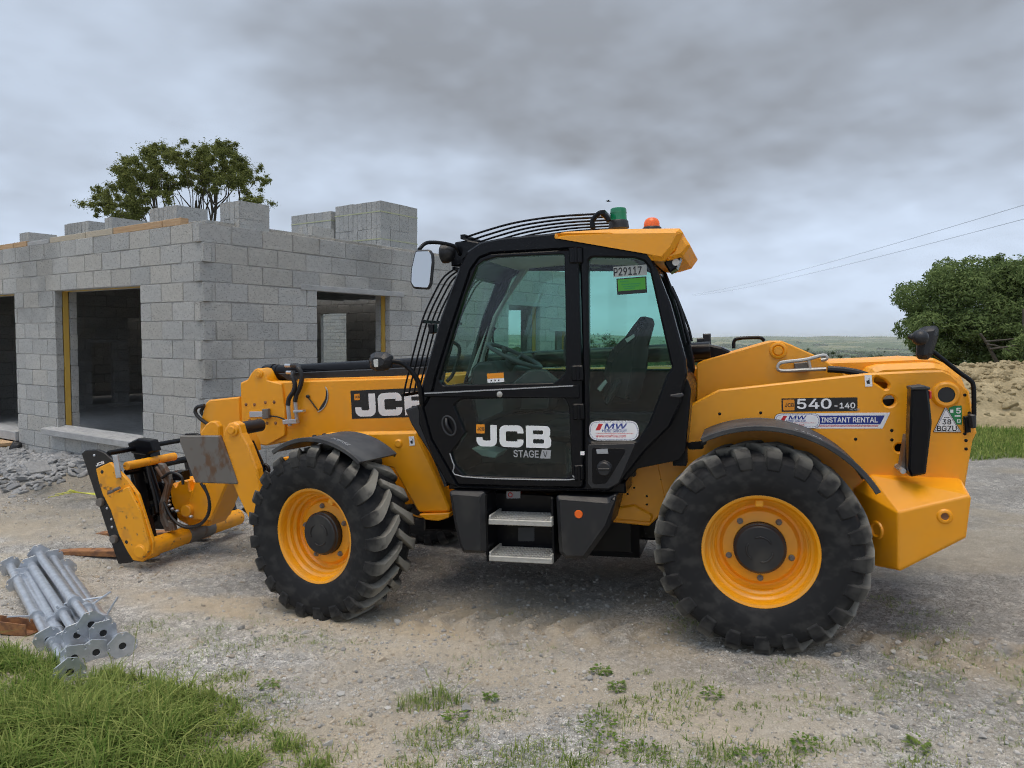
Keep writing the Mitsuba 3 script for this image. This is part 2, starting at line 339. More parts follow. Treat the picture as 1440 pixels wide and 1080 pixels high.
def f_ground(p, n, uv):
    x, y = p.x, p.y
    du = (x - float(O[0])) * float(UH[0]) + (y - float(O[1])) * float(UH[1]); dv = (x - float(O[0])) * float(VH[0]) + (y - float(O[1])) * float(VH[1])
    big = fbm(x * 0.55 + 3, y * 0.75 + 1, 0.0, 4)
    m = fbm(x * 3.1, y * 3.1, 5.0, 4)
    g1, g2, gr = voronoi(x * 85, y * 85)
    h1, h2, hr = voronoi(x * 24 + 5, y * 24 + 9)
    fine = noise(x * 170, y * 170)
    stone = mix((0.24, 0.230, 0.208), (0.60, 0.575, 0.53), gr) * (0.85 + 0.3 * m) * (0.70 + 0.40 * smoothstep(0.0, 0.35, g2 - g1))
    stone = mix(stone, mix((0.27, 0.262, 0.25), (0.46, 0.445, 0.415), hr), 0.7 * smoothstep(0.84, 0.87, cr2(hr)) * smoothstep(0.02, 0.14, h2 - h1))
    w1, w2, wr = voronoi(x * 17 + 2, y * 17)
    stone = stone * (0.80 + 0.42 * wr * smoothstep(0.0, 0.25, w2 - w1)) * (0.78 + 0.44 * fbm(x * 2.3, y * 4.5, 2.0, 4))
    stone = mix(stone, (0.46, 0.40, 0.30), 0.55 * smoothstep(0.46, 0.72, fbm(x * 0.9 + 7, y * 1.7, 3.0, 4)))
    dirt = mix((0.27, 0.228, 0.168), (0.50, 0.43, 0.33), m) * (0.78 + 0.45 * fine)
    trk = smoothstep(0.46, 0.15, dr.abs(dv - 0.98)) * smoothstep(5.0, 3.0, dr.abs(du)) 
    nearw = smoothstep(6.2, 3.6, y + 0.25 * x)
    k = smoothstep(0.40, 0.64, big * 0.75 + m * 0.35 + 0.22 * trk + 0.10 * nearw - 0.075)
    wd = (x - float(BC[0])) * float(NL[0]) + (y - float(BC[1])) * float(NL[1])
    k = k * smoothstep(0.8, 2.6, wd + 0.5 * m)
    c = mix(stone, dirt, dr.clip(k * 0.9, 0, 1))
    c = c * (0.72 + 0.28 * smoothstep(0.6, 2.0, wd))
    c = mix(c, (0.48, 0.375, 0.235), trk * 0.42 * smoothstep(0.3, 0.6, m))
    grass = mix((0.06, 0.095, 0.022), (0.13, 0.16, 0.05), fbm(x * 4, y * 4, 1.0, 4))
    edge = 10.75 + 0.05 * x + 0.9 * (fbm(x * 0.8, y * 0.8, 9.0, 3) - 0.5)
    gm = smoothstep(edge - 0.4, edge + 0.5, y) * smoothstep(3.0, 4.0, x)
    gm = dr.maximum(gm, smoothstep(19.0, 22.0, y))
    return mix(c, grass, gm)
def cr2(h): return dr.abs(h * 7.0 - dr.floor(h * 7.0))
def f_ground_h(p, n, uv):
    g1, g2, gr = voronoi(p.x * 85, p.y * 85)
    return smoothstep(0.0, 0.4, g2 - g1) * (0.3 + 0.7 * gr) + 0.6 * fbm(p.x * 90, p.y * 90, 0.0, 2)
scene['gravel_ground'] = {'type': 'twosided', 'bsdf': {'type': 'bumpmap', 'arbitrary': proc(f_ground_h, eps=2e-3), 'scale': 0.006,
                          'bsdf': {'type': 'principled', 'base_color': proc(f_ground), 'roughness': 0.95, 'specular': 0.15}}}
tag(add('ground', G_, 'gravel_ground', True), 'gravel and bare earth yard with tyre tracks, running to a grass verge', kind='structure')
def f_field(p, n, uv):
    a, b, c = voronoi(p.x / 150.0, p.y / 150.0)
    col = mix((0.055, 0.085, 0.035), (0.15, 0.155, 0.080), smoothstep(0.35, 0.95, c))
    return mix((0.025, 0.045, 0.018), col, smoothstep(0.02, 0.075, b - a) * (0.8 + 0.2 * noise(p.x / 9, p.y / 9)))
pr('fields', proc(f_field), 0.95, spec=0.1)
tag(add('hills', HM := join([terrain(39.8, 9500, 150, np.radians(np.arange(-60, 60.01, 0.4))), terrain(39.8, 9500, 70, np.radians(np.arange(60, 300.01, 2.0)))]), 'fields', True), 'hazy valley of hedged fields rising to low hills', kind='structure')
# ---------------------------------------------------------------- the block building
from shapely.geometry import box as sbox, Polygon
from shapely.ops import unary_union
NR3, NL3, Z3 = np.array([math.cos(TH), -math.sin(TH), 0]), np.array([-math.sin(TH), -math.cos(TH), 0]), np.array([0, 0, 1.0])
BLD = 'block_building'
TOP, CO = 3.083, 0.225
def block_mesh(L, H=0.215, D=0.1, r=None, bev=0.004):
    r = rng if r is None else r
    m = box((-L / 2, -D / 2, -H / 2), (L / 2, D / 2, H / 2), bev)
    return m[0] + r.uniform(-0.0016, 0.0016, m[0].shape), m[1]
def buv(m, a=None, b=None):
    return np.tile([rng.random() if a is None else a, rng.random() if b is None else b], (len(m[0]), 1))
FULL = []
for i in range(9):
    m = block_mesh(0.44); FULL.append(mikit.ply(m, 'concrete_block', False, uv=buv(m, i / 8.0, (0.2, 0.95, 0.5)[i % 3])))
def rings_of(g):
    for q in getattr(g, 'geoms', [g]):
        yield np.array(q.exterior.coords)[:-1], [np.array(h.coords)[:-1] for h in q.interiors]
def wall(k, org, along, out, a0, a1, z0, z1, openings=(), joints=(0.39, 0.165), starts=None, depth=0.1, pieces=None, base=None, course=CO, unit=0.45, seed=0):
    """one leaf of blockwork: recessed mortar body plus every block; pieces(a, z) says whether a block is an entry of its own"""
    r = np.random.default_rng(seed + 100)
    g = sbox(a0 + 0.012, z0, a1 - 0.012, z1).difference(unary_union([sbox(*(o[0] - .012, o[2] - .012, o[1] + .012, o[3] + 0.004)) for o in openings]) if openings else Polygon())
    ms = [prism(ext, -depth + 0.008, -0.005, 0, hs) for ext, hs in rings_of(g)]
    kk = key(k)
    scene[kk] = mikit.ply(frame(join(ms), along, out, Z3, org), 'mortar')
    rest = []
    n = int(round((z1 - z0) / course + 0.49))
    left = np.dot(np.cross(along, out), Z3) < 0
    for i in range(n):
        zt = z1 - course * i; zb = zt - course + 0.010
        s0, s1 = (a0, a1) if starts is None else (starts[i % 2], a1)
        if zt - 0.05 < z0: break
        cuts = [(o[0], o[1]) for o in openings if o[2] < zt - 0.09 and o[3] > zb + 0.06]
        free, p = [], s0
        for c0, c1 in sorted(cuts):
            if c0 > p: free.append((p, c0))
            p = max(p, c1)
        if p < s1: free.append((p, s1))
        for f0, f1 in free:
            js = [f0] + [j for j in (joints[i % 2] + unit * np.arange(-2, 40) + r.uniform(-0.012, 0.012, 42)) if f0 + 0.045 < j < f1 - 0.045] + [f1]
            for b0, b1 in zip(js[:-1], js[1:]):
                e0 = 0.0 if b0 == f0 else 0.005; e1 = 0.0 if b1 == f1 else 0.005
                L = b1 - b0 - e0 - e1; c = np.array([b0 + e0 + L / 2, -depth / 2 + r.uniform(-0.004, 0.004), (zt + zb) / 2 + r.uniform(-0.0025, 0.0025)])
                pos = org + c[0] * along + c[1] * out + c[2] * Z3
                ax = -along if left else along
                tilt = math.radians(r.uniform(-0.35, 0.35))
                A = ax * math.cos(tilt) + Z3 * math.sin(tilt); C = np.cross(A, out)
                if pieces is not None and pieces(c[0], c[2]):
                    kb = key(f'{kk}__block')
                    if abs(L - 0.44) < 0.03 and abs(zt - zb - 0.215) < .001:
                        scene[kb] = {**FULL[int(r.integers(9))], 'to_world': mat(A * (L / 0.44), out, C, pos)}
                    else:
                        m = block_mesh(L, zt - zb, depth, r); scene[kb] = mikit.ply(m, 'concrete_block', False, uv=np.tile([r.random(), r.random()], (len(m[0]), 1)), to_world=mat(A, out, C, pos))
                else:
                    m = block_mesh(L, zt - zb, depth, r); q = frame(m, A, out, C, pos); rest.append((q, np.tile([r.random(), r.random()], (len(q[0]), 1))))
    if rest:
        kb = f'{kk}__blockwork'
        scene[kb] = mikit.ply(join([a for a, _ in rest]), 'concrete_block', False, uv=np.vstack([b for _, b in rest])); labels[kb] = {'kind': 'stuff'}
    return kk
org = BC.copy()
OPL = [(1.30, 3.50, 0.383, TOP - 3 * CO), (4.74, 6.6, -0.4, TOP - 3 * CO)]
OPR = [(1.69, 3.07, 0.60, TOP - 3 * CO), (6.12, 7.17, 0.60, TOP - 3 * CO), (7.72, 8.28, 0.6, 1.95)]
wall(f'{BLD}__wall', org, BL, NL3, 0.0, 11.8, -0.3, TOP, OPL, (0.39, 0.165)[::-1], starts=(0.105, -0.03), pieces=lambda a, z: a < 5.45 and z > -.1, seed=1)
wall(f'{BLD}__wall', org, BR, NR3, 0.0, 8.7, -0.3, TOP, OPR, (0.39, 0.165), starts=(-0.03, 0.105), pieces=lambda a, z: z > 1.28 and (a < 4.0 or a > 5.2) or (a < 1.2 and z > 0.4), seed=2)
# inner leaf, cavity insulation
wall(f'{BLD}__inner_leaf', org - 0.2 * NL3, BL, NL3, 0.2, 11.6, -0.3, TOP + 0.07, OPL, seed=3)
wall(f'{BLD}__inner_leaf', org - 0.2 * NR3, BR, NR3, 0.31, 8.5, -0.3, TOP + 0.07, OPR, seed=4)
def cavity(al, ou, a0, a1, ops):
    g = sbox(a0, -0.3, a1, TOP - 0.02).difference(unary_union([sbox(o[0] - .0, o[2] - .0, o[1] + .0, o[3]) for o in ops]))
    ms = []
    for ext, hs in rings_of(g): ms.append(frame(prism(ext, -0.185, -0.112, 0.002, hs), al, ou, Z3, org))
    return join(ms)
add(f'{BLD}__insulation_board', cavity(BL, NL3, 0.32, 11.5, OPL), 'insulation', False)
add(f'{BLD}__insulation_board', cavity(BR, NR3, 0.32, 8.4, OPR), 'insulation', False)
# gable, back and inside walls
wall(f'{BLD}__gable_wall', bw(8.7, 0, 0), BL, -NL3, 0.1, 11.8, -0.3, TOP, [(1.42, 2.3, 0.9, 2.408), (6.84, 7.80, 0.3, 2.44)], seed=5)
wall(f'{BLD}__back_wall', bw(0, 11.8, 0), BR, -NR3, 0.0, 8.7, -0.3, TOP, [], seed=6)
wall(f'{BLD}__partition', bw(0.3, 8.2, 0), BR, NR3, 0.0, 4.9, 0.3, 2.85, [(2.84 - .3, 3.28 - .3, 0.3, 1.655), (3.62 - .3, 3.98 - .3, 0.3, 2.18), (2.28 - .3, 2.44 - .3, 0.3, 2.2)], seed=7)
wall(f'{BLD}__partition', bw(5.2, 4.4, 0), BL, NL3, 0.0, 3.9, 0.3, 2.85, [(0.5, 1.4, 0.3, 2.3)], seed=8)
add(f'{BLD}__lintel', frame(box((2.47, -0.10, 1.657), (3.27, 0.012, 1.715)), BR, NR3, Z3, bw(0.3, 8.2, 0)), 'concrete_cast', False)
add(f'{BLD}__floor', frame(box((0.3, 0.3, 0.1), (8.4, 11.5, 0.30)), BR, BL, Z3, BC), 'concrete_cast', False)
SL = [box((0.31, 0.31, 2.87), (8.39, 11.5, 3.0))]
add(f'{BLD}__roof_slab', frame(join(SL), BR, BL, Z3, BC), 'concrete_cast', False)
for i in range(12):
    add(f'{BLD}__ceiling_beam', frame(box((0.31, 0.62 + 0.55 * i, 2.72), (8.39, 0.74 + 0.55 * i, 2.868), 0.004), BR, BL, Z3, BC), 'concrete_cast', False)
# lintels over the right-hand openings, sills, boards along the wall head
for a0, a1, z in ((1.42, 3.36, TOP - 3 * CO), (5.85, 7.45, TOP - 3 * CO), (7.5, 8.45, 1.95)):
    add(f'{BLD}__lintel', frame(box((a0, -0.1, z - 0.012), (a1, 0.012, z + 0.060), 0.004), BR, NR3, Z3, org), 'concrete_cast', False)
for a0, a1 in ((1.1, 3.75), (4.6, 6.8)):
    for q in range(2):
        add(f'{BLD}__lintel', frame(box((a0, -0.098 - .2 * q, TOP - 3 * CO + 0.002), (a1, -0.02 - .2 * q, TOP - 3 * CO + 0.052), 0.004), BL, NL3, Z3, org), 'concrete_cast', False)
sill = prism([(-0.11, 0.385), (0.13, 0.385), (0.145, 0.395), (0.145, 0.468), (0.13, 0.478), (-0.03, 0.492), (-0.11, 0.515)], 1.18, 3.70, 0.004)
add(f'{BLD}__window_sill', frame(sill, NL3, BL, Z3, org), 'concrete_cast', False)
for s0, s1, w in ((1.55, 3.2, 0), (5.98, 7.3, 0)):
    add(f'{BLD}__window_sill', frame(prism([(-0.11, 0.6), (0.13, 0.6), (0.13, 0.67), (-0.11, 0.70)], s0, s1, 0.004), NR3, BR, Z3, org), 'concrete_cast', False)
for a0, a1, mtl, h in ((0.42, 0.80, 'timber', 0.085), (0.82, 1.92, 'timber', 0.082), (1.95, 2.62, 'timber_pale', 0.08), (2.64, 3.62, 'timber_pale', 0.075), (3.66, 4.30, 'concrete_cast', 0.06), (4.34, 4.74, 'timber', 0.078), (4.76, 6.2, 'timber', 0.075)):
    add(f'{BLD}__wall_plate', frame(box((a0, -0.115, TOP + 0.004), (a1, -0.012, TOP + h + 0.004), 0.004), BL, NL3, Z3, org), mtl, False)
add(f'{BLD}__door_threshold', frame(box((4.76, -0.32, 0.20), (6.58, 0.04, 0.335), 0.006), BL, NL3, Z3, org), 'concrete_cast', False)
tag(BLD, 'half-built grey concrete block building with glassless window openings and block stacks on its roof', 'building')
wall('boundary_wall', bw(12.6, 0, 0), BL, -BR, 6.0, 17.0, -0.4, 3.3, [], seed=9, course=0.112)
tag('boundary_wall', 'grey wall of flat-laid blocks seen through the building from window to gable opening', 'wall')
# ---------------------------------------------------------------- block packs on the roof slab
def pack(label, s0, l0, z0, nl, ns, nz, dl_, ds_, dz_, group=None, straps=False, skip=()):
    k = key('block_stack'); shared = [mikit.ply((mm := block_mesh(dl_ - 0.004, dz_ - 0.003, ds_ - 0.004, bev=0.003)), 'concrete_block', False, uv=buv(mm, 0.2 + 0.15 * q)) for q in range(4)]
    for iz in range(nz):
        for i in range(nl):
            for j in range(ns):
                if (i, j, iz) in skip: continue
                c = bw(s0 + ds_ * (j + 0.5), l0 + dl_ * (i + 0.5), z0 + dz_ * (iz + 0.5)) + rng.normal(0, 0.002, 3)
                kb = key(f'{k}__block'); scene[kb] = {**shared[int(rng.integers(4))], 'to_world': mat(BL, NL3, Z3, c)}
    if straps:
        for zz in (z0 + 0.30 * dz_ * nz, z0 + 0.80 * dz_ * nz):
            e = 0.004; a, b, c, d = s0 - e, s0 + ds_ * ns + e, l0 - e, l0 + dl_ * nl + e
            m = prism([(a, c), (b, c), (b, d), (a, d)], zz, zz + 0.016, 0, [[(a + .003, c + .003), (b - .003, c + .003), (b - .003, d - .003), (a + .003, d - .003)]])
            add(f'{k}__strap', frame(m, BR, Z3, BL, BC), 'strap_band', False)
    tag(k, label, 'block stack', group); return k
pack('grey block stack on the roof nearest the building corner, two rows high', 0.36, 1.06, 3.002, 6, 1, 2, 0.102, 0.44, 0.215)
pack('short stack of grey blocks right of the corner stack, its top row shifted forward', 0.60, 0.12, 3.002, 4, 1, 2, 0.10, 0.44, 0.215)
pack('ribbed row of upright grey blocks on the roof above the left window', 0.42, 3.36, 3.002, 7, 1, 2, 0.10, 0.42, 0.215)
pack('two grey blocks laid end to end beside the ribbed row', 0.42, 2.72, 3.002, 2, 2, 2, 0.10, 0.45, 0.215)
pack('small pair of grey blocks alone at the far left of the wall head', 0.50, 5.40, 3.002, 3, 1, 2, 0.10, 0.44, 0.215)
pack('tall strapped pack of grey blocks standing on end on the roof', 3.62, 0.72, 3.08, 10, 4, 2, 0.104, 0.215, 0.43, straps=True)
pack('lower strapped pack of grey blocks behind the tall pack', 3.62, 1.86, 3.08, 5, 5, 2, 0.20, 0.215, 0.40, straps=True)
pack('three loose grey blocks stacked against the front of the tall pack', 2.70, 1.25, 3.002, 3, 1, 2, 0.11, 0.44, 0.235)
for s0, l0 in ((3.60, 0.70), (3.60, 1.86)):
    ms = [box((s0 + x, l0, 3.002), (s0 + x + 0.1, l0 + 1.05, 3.06), 0.003) for x in (0.0, 0.38, 0.78)] + [box((s0, l0 + y, 3.061), (s0 + 0.88, l0 + y + 0.12, 3.078), 0.002) for y in (0, 0.3, 0.6, 0.9)]
    k = add('pallet', frame(join(ms), BR, BL, Z3, BC), 'timber', False); tag(k, 'timber pallet under the ' + ('tall' if l0 < 1 else 'lower') + ' strapped pack of blocks on the roof', 'pallet')

# ---------------------------------------------------------------- the telehandler
tag(TH_, 'yellow telehandler with black cab, parked sideways on the gravel yard', 'telehandler')
def pv(name, poly, a, b, bsdf, bev=0.006, r=0.0, holes=(), label=None, smooth=30):
    return part(name, prism(rnd(poly, r) if np.any(np.asarray(r) > 0) else poly, a, b, bev, holes), bsdf, smooth, label)
def bolts(name, pts, v, r=0.013, h=0.010, bsdf='paint_yellow'):
    for u, w in pts:
        m = lathe([(0, h), (r * .55, h), (r * .8, h * .75), (r * .85, 0.001), (r * 1.25, 0.0), (r * 1.25, -0.003)], 8, (u, v, w)); part(name, m, bsdf, 30)
def disc(c, r, d=0.003, n=24): return lathe([(0, d), (r * .9, d), (r, 0)], n, c)
# ---- wheels
def tyre(seed=0):
    R, w2 = 0.560, 0.205
    prof = [(0.318, -0.165), (0.345, -0.185), (0.40, -0.203), (0.46, -0.205), (0.505, -0.198), (0.512, -0.194), (0.518, -0.196), (0.540, -0.182), (0.553, -0.150), (0.560, -0.08), (0.562, 0.0)]
    full = prof + [(a, -b) for a, b in prof[::-1][1:]] + [(0.310, 0.150), (0.310, -0.150)]
    base = lathe(full, 96, closed=True); ms, uv = [base], [np.zeros((len(base[0]), 2))]
    r = np.random.default_rng(seed); n = 21
    for side in (-1, 1):
        for i in range(n):
            t0 = 2 * math.pi * (i + (0.5 if side > 0 else 0)) / n
            #        y      base r  top r  angle  half-width
            st = [(-0.012, 0.550, 0.600, 0.000, 0.022), (0.050, 0.550, 0.601, 0.085, 0.024), (0.110, 0.545, 0.600, 0.160, 0.030), (0.155, 0.535, 0.595, 0.205, 0.036), (0.186, 0.515, 0.580, 0.222, 0.041), (0.2035, 0.485, 0.545, 0.230, 0.043), (0.2065, 0.455, 0.480, 0.232, 0.036)]
            vs = []
            for y, rb, rt, a, hw in st:
                for rad, k in ((rb, 1.35), (rt, 1.0), (rt, -1.0), (rb, -1.35)):
                    th = t0 + a + k * hw / 0.6
                    out = 0.003 if rad == rt and y > 0.2 else 0.0
                    vs.append((rad * math.cos(th), side * (y + out - (0.012 if rad == rb and y > .2 else 0)), rad * math.sin(th)))
            vs = np.array(vs) + r.normal(0, .0012, (len(vs), 3)); f = []
            for q in range(len(st) - 1):
                A, B = 4 * q, 4 * q + 4
                for x in range(3): f += [(A + x, A + x + 1, B + x + 1), (A + x, B + x + 1, B + x)]
            e = 4 * (len(st) - 1); f += [(0, 2, 1), (0, 3, 2), (e, e + 1, e + 2), (e, e + 2, e + 3)]
            m = (vs, np.array(f)); m = m if side < 0 else (m[0], m[1][:, ::-1])
            # dust sits on the tread faces, not on the flanks
            u = np.zeros((len(vs), 2)); u[1::4, 0] = u[2::4, 0] = [1, 1, 1, .8, .35, .08, 0]; ms.append(m); uv.append(u)
    v, f = join(ms); uv = np.vstack(uv)
    nb = len(base[0]); lug = f[len(base[1]):]; flatv = v[lug].reshape(-1, 3); fuv = uv[lug].reshape(-1, 2)
    # lugs faceted, carcass smooth: the lugs get vertices of their own
    v2 = np.vstack([v[:nb], flatv]); f2 = np.vstack([base[1], np.arange(len(flatv)).reshape(-1, 3) + nb]); return (v2, f2), np.vstack([uv[:nb], fuv])
TY, TYUV = tyre()
RIM = [(0.302, -0.34), (0.316, -0.34), (0.326, -0.325), (0.315, -0.30), (0.306, -0.02), (0.318, -0.010), (0.327, -0.004), (0.327, 0.006), (0.320, 0.010), (0.306, 0.004), (0.296, -0.014), (0.292, -0.046), (0.284, -0.056), (0.276, -0.060), (0.272, -0.088), (0.264, -0.097), (0.256, -0.101), (0.252, -0.130), (0.240, -0.142), (0.226, -0.142), (0.216, -0.128), (0.206, -0.118), (0.148, -0.112), (0.142, -0.125)]
HUB = [(0.143, -0.14), (0.146, -0.070), (0.139, -0.064), (0.135, -0.052), (0.128, -0.046), (0.060, -0.043), (0.0, -0.042)]
rim_ply = mikit.ply(lathe(RIM, 72), 'paint_yellow', 25)
hub_ply = mikit.ply(lathe(HUB, 48), 'plastic_black', 28)
tyre_ply = mikit.ply(move(TY, (0, -0.16, 0)), 'rubber', True, uv=TYUV)
bolt_ply = mikit.ply(lathe([(0, .022), (.011, .022), (.012, .012), (.018, .010), (.018, 0)], 8), 'steel_worn', False)
rib_ply = mikit.ply(tube(sm([(-.045, 0, .0), (-.02, .002, .016), (.02, .002, .016), (.045, 0, 0)], 4), .0055, 6), 'plastic_black', True)
def wheel(u, w, v, steer, spin, flip=False):
    k = key(f'{TH_}__wheel')
    base = MACH @ T().translate([u, v, w]) @ T().rotate([0, 0, 1], steer + (180 if flip else 0)) @ T().rotate([0, 1, 0], spin)
    scene[f'{k}__tyre'] = {**tyre_ply, 'to_world': base}; scene[f'{k}__rim'] = {**rim_ply, 'to_world': base}; scene[f'{k}__hub'] = {**hub_ply, 'to_world': base}
    for i in range(5):
        a = math.radians(72 * i + 18); scene[key(f'{k}__bolt')] = {**bolt_ply, 'to_world': base @ T().translate([0.182 * math.cos(a), -0.116, 0.182 * math.sin(a)])}
    for i in range(3):
        a = 120 * i + 40; scene[key(f'{k}__hub_rib')] = {**rib_ply, 'to_world': base @ T().rotate([0, 1, 0], a) @ T().translate([0.0, -0.043, 0.055])}
    scene[f'{k}__valve_block'] = mikit.ply(box((-.022, -.085, -.291), (.022, -.02, -.25), .005), 'paint_yellow', False, to_world=base)
    return k
STEER = -11.5
labels[wheel(0.0, 0.585, 1.13, 0, 180)] = {'label': 'near rear wheel with worn lugged tyre and yellow rim'}
labels[wheel(2.847, 0.560, 1.13, STEER, 150)] = {'label': 'near front wheel turned slightly, dusty tread showing'}
wheel(2.847, 0.57, -1.13, STEER, 60, True); wheel(0.0, 0.585, -1.13, 0, 100, True)
# ---- axles, frame, underside
for u in (0.0, 2.847):
    part('axle', join([cyl((u, -.95, .575), (u, .95, .575), .085, 16), lathe([(0, -.2), (.12, -.18), (.19, -.08), (.19, .08), (.12, .18), (0, .2)], 24, (u, 0, .575)), cyl((u, .72, .575), (u, .93, .575), .135, 20), cyl((u, -.93, .575), (u, -.72, .575), .135, 20)]), 'paint_black', 30)
pv('frame_rail', [(3.62, .70), (3.55, .98), (2.6, .98), (2.0, .84), (.6, .84), (-.9, .86), (-1.0, .62), (-.4, .52), (.5, .66), (2.2, .66), (3.2, .58)], .34, .42, 'paint_yellow', .006, .04)
pv('frame_rail', [(3.62, .70), (3.55, .98), (2.6, .98), (2.0, .84), (.6, .84), (-.9, .86), (-1.0, .62), (-.4, .52), (.5, .66), (2.2, .66), (3.2, .58)], -.50, -.42, 'paint_yellow', .006, .04)
part('belly_plate', box((-.5, -.42, .42), (2.4, .34, .62), .02), 'paint_black', False)
part('engine_pod', box((-.3, -1.10, .55), (2.15, -.50, 1.30), .05), 'paint_yellow', False)
part('transmission_housing', box((.75, -.3, .36), (1.9, .62, .70), .05), 'paint_black', False)
# lower yellow panels either side of the cab
PF = [(3.02, 1.20)] + [(2.258,1.213),(2.240,1.164),(2.131,0.929),(2.020,0.660),(2.260,0.649),(2.279,0.667),(2.449,0.961)] + [(2.95, .98)]
pv('front_panel', PF, .60, .72, 'paint_yellow', .012, .03)
pv('panel_lip', [(2.266,0.642),(2.022,0.658),(2.031,0.625),(2.110,0.599),(2.204,0.605)], .60, .745, 'paint_yellow', .006, .01)
part('panel_boss', lathe([(0, .012), (.022, .012), (.03, .004), (.032, 0)], 20, (*[(2.397,1.133)][0], ) [:1] + (.72,) + ([(2.397,1.133)][0][1],)), 'paint_yellow')
pv('sill_panel', [(0.845,0.968),(0.775,1.011),(0.653,1.039),(0.518,1.095),(0.384,1.204),(0.387,1.069),(0.525,0.741),(0.676,0.596),(0.923,0.613),(0.932,0.786)], .60, .655, 'paint_yellow', .008, .02)
pv('sill_flange', [(0.889,0.714),(0.765,0.739),(0.645,0.674),(0.660,0.621),(0.919,0.634)], .60, .675, 'paint_yellow', .012, .02)
bolts('bolt', [(0.766,0.845),(0.685,0.792),(0.808,0.803),(0.686,0.737),(0.589,0.904),(0.813,0.872)], .655, .006, .004, 'paint_black')
part('slot_dark_plate', prism(rnd([(0.421,1.143),(0.325,1.155),(0.318,1.116),(0.326,1.103),(0.418,1.097)], .03), .645, .6615, .001), 'paint_black', 30)  # black plate on the panel paints the shade of the slot
# ---- cab
CO_, CI, CB = 1.0, 0.93, 0.14          # outer face, inner face, far side
CABO = [(2.115,1.393),(2.095,1.531),(2.044,1.681),(1.937,1.991),(1.795,2.313),(1.735,2.405),(1.649,2.452),(1.523,2.467),(1.170,2.474),(0.962,2.452),(0.821,2.439),(0.696,2.403),(0.610,2.335),(0.569,2.258),(0.482,2.018),(0.398,1.680),(0.391,1.593),(0.426,1.469),(0.431,1.419),(0.498,1.279),(0.650,1.128),(0.808,0.927),(0.873,0.883),(1.030,0.884),(1.876,0.889),(1.934,0.910),(2.024,1.061),(2.119,1.303)]
DOOR_H = [(2.006,1.523),(1.984,1.604),(1.859,1.934),(1.718,2.282),(1.659,2.351),(1.581,2.375),(1.016,2.369),(1.016,1.515),(1.027,0.900),(1.854,0.901),(2.026,1.199),(2.077,1.406)]
QTR_H = [(0.962,2.312),(0.686,2.290),(0.630,2.268),(0.600,2.229),(0.489,1.670),(0.478,1.632),(0.509,1.589),(0.621,1.306),(0.693,1.194),(0.989,1.187)]
cabo, doorh, qtrh = rnd(CABO, .03), rnd(DOOR_H, .03), rnd(QTR_H, .035)
part('cab_frame', prism(cabo, CI, CO_, .012, [doorh, qtrh]), 'paint_black', 40)
farh = rnd([(max(min(u, 2.02), .44), max(min(w, 2.40), 1.34)) for u, w in [(1.929,1.624),(1.852,1.933),(1.697,2.287),(1.610,2.341),(0.711,2.285),(0.613,2.235),(0.502,1.658),(0.553,1.596)]], .04)
part('cab_frame', prism(cabo, CB, CB + .05, .01, [farh]), 'paint_black', 40)
scene[key(f'{TH_}__side_window')] = mikit.ply(frame(prism(inset(ccw(farh), -.01), 0, .001, 0), np.array([1, 0, 0]), np.array([0, 1, 0]), Z3, (0, CB + .025, 0)), 'cab_glass', False, to_world=MACH)
def sheet(poly, v):
    p = ccw(poly); pts, tri = cap([p]); return np.stack([pts[:, 0], np.full(len(pts), v), pts[:, 1]], 1), tri
def glass(name, poly, v, label=None):
    k = key(f'{TH_}__{name}'); scene[k] = mikit.ply(sheet(poly, v), 'cab_glass', False, to_world=MACH)
    if label: tag(k, label)
glass('quarter_window', inset(ccw(qtrh), -.01), CO_ - .02, 'tinted rear side window of the cab with stickers')
# roof rails, floor, rear wall, cross members
top = np.array([(1.782,2.292),(1.714,2.388),(1.635,2.435),(1.523,2.447),(1.171,2.454),(0.962,2.434),(0.822,2.421),(0.709,2.385),(0.629,2.324),(0.587,2.259)])
roof = prism(np.vstack([top, (top - [0, .05])[::-1]]), CB + .05, CI, .004)
part('cab_roof', roof, 'paint_black', 40)
part('cab_floor', box((.78, CB + .05, .86), (1.95, CI, .93), .01), 'paint_black', False)
part('cab_rear_wall', box((.42, CB + .05, 1.02), (.50, .84, 1.42), .01), 'seat_fabric', False)
part('cab_rear_panel', prism([(0.443,1.616),(0.390,1.546),(0.375,1.495),(0.385,1.384),(0.415,1.126),(0.454,1.069),(0.704,1.014),(0.780,0.937),(0.832,0.963),(0.687,1.163),(0.510,1.423)], CB + .05, .92, .004), 'paint_black', 30)
part('cab_inner_wall', box((.5, CB + .052, .9), (2.0, CB + .09, 1.30), .01), 'dash_grey', False)
rear = np.array([(0.594,2.247),(0.507,2.006),(0.417,1.643)])
rg = np.array([(u, v, w) for v in (CB + .05, CI) for u, w in rear]); scene[key(f'{TH_}__rear_window')] = mikit.ply((rg, np.array([[0, 1, 4], [0, 4, 3], [1, 2, 5], [1, 5, 4]])), 'cab_glass', False, to_world=MACH)
wsp = np.array([(2.080,1.531),(2.021,1.708),(1.922,1.990),(1.781,2.305),(1.707,2.378)]); K = len(wsp)
wg = np.array([(u - .03, v, w) for v in (CB + .05, CI) for u, w in wsp]); scene[key(f'{TH_}__windscreen')] = mikit.ply((wg, np.vstack([[[i, i + 1, K + i + 1], [i, K + i + 1, K + i]] for i in range(K - 1)])), 'cab_glass', True, to_world=MACH)
part('cab_front_panel', prism(np.array([(wsp[0][0] - .02, wsp[0][1]), (wsp[0][0] - .06, wsp[0][1]), (1.95, .92), (1.99, .92)]), CB + .05, CI, .003), 'paint_black', 30)
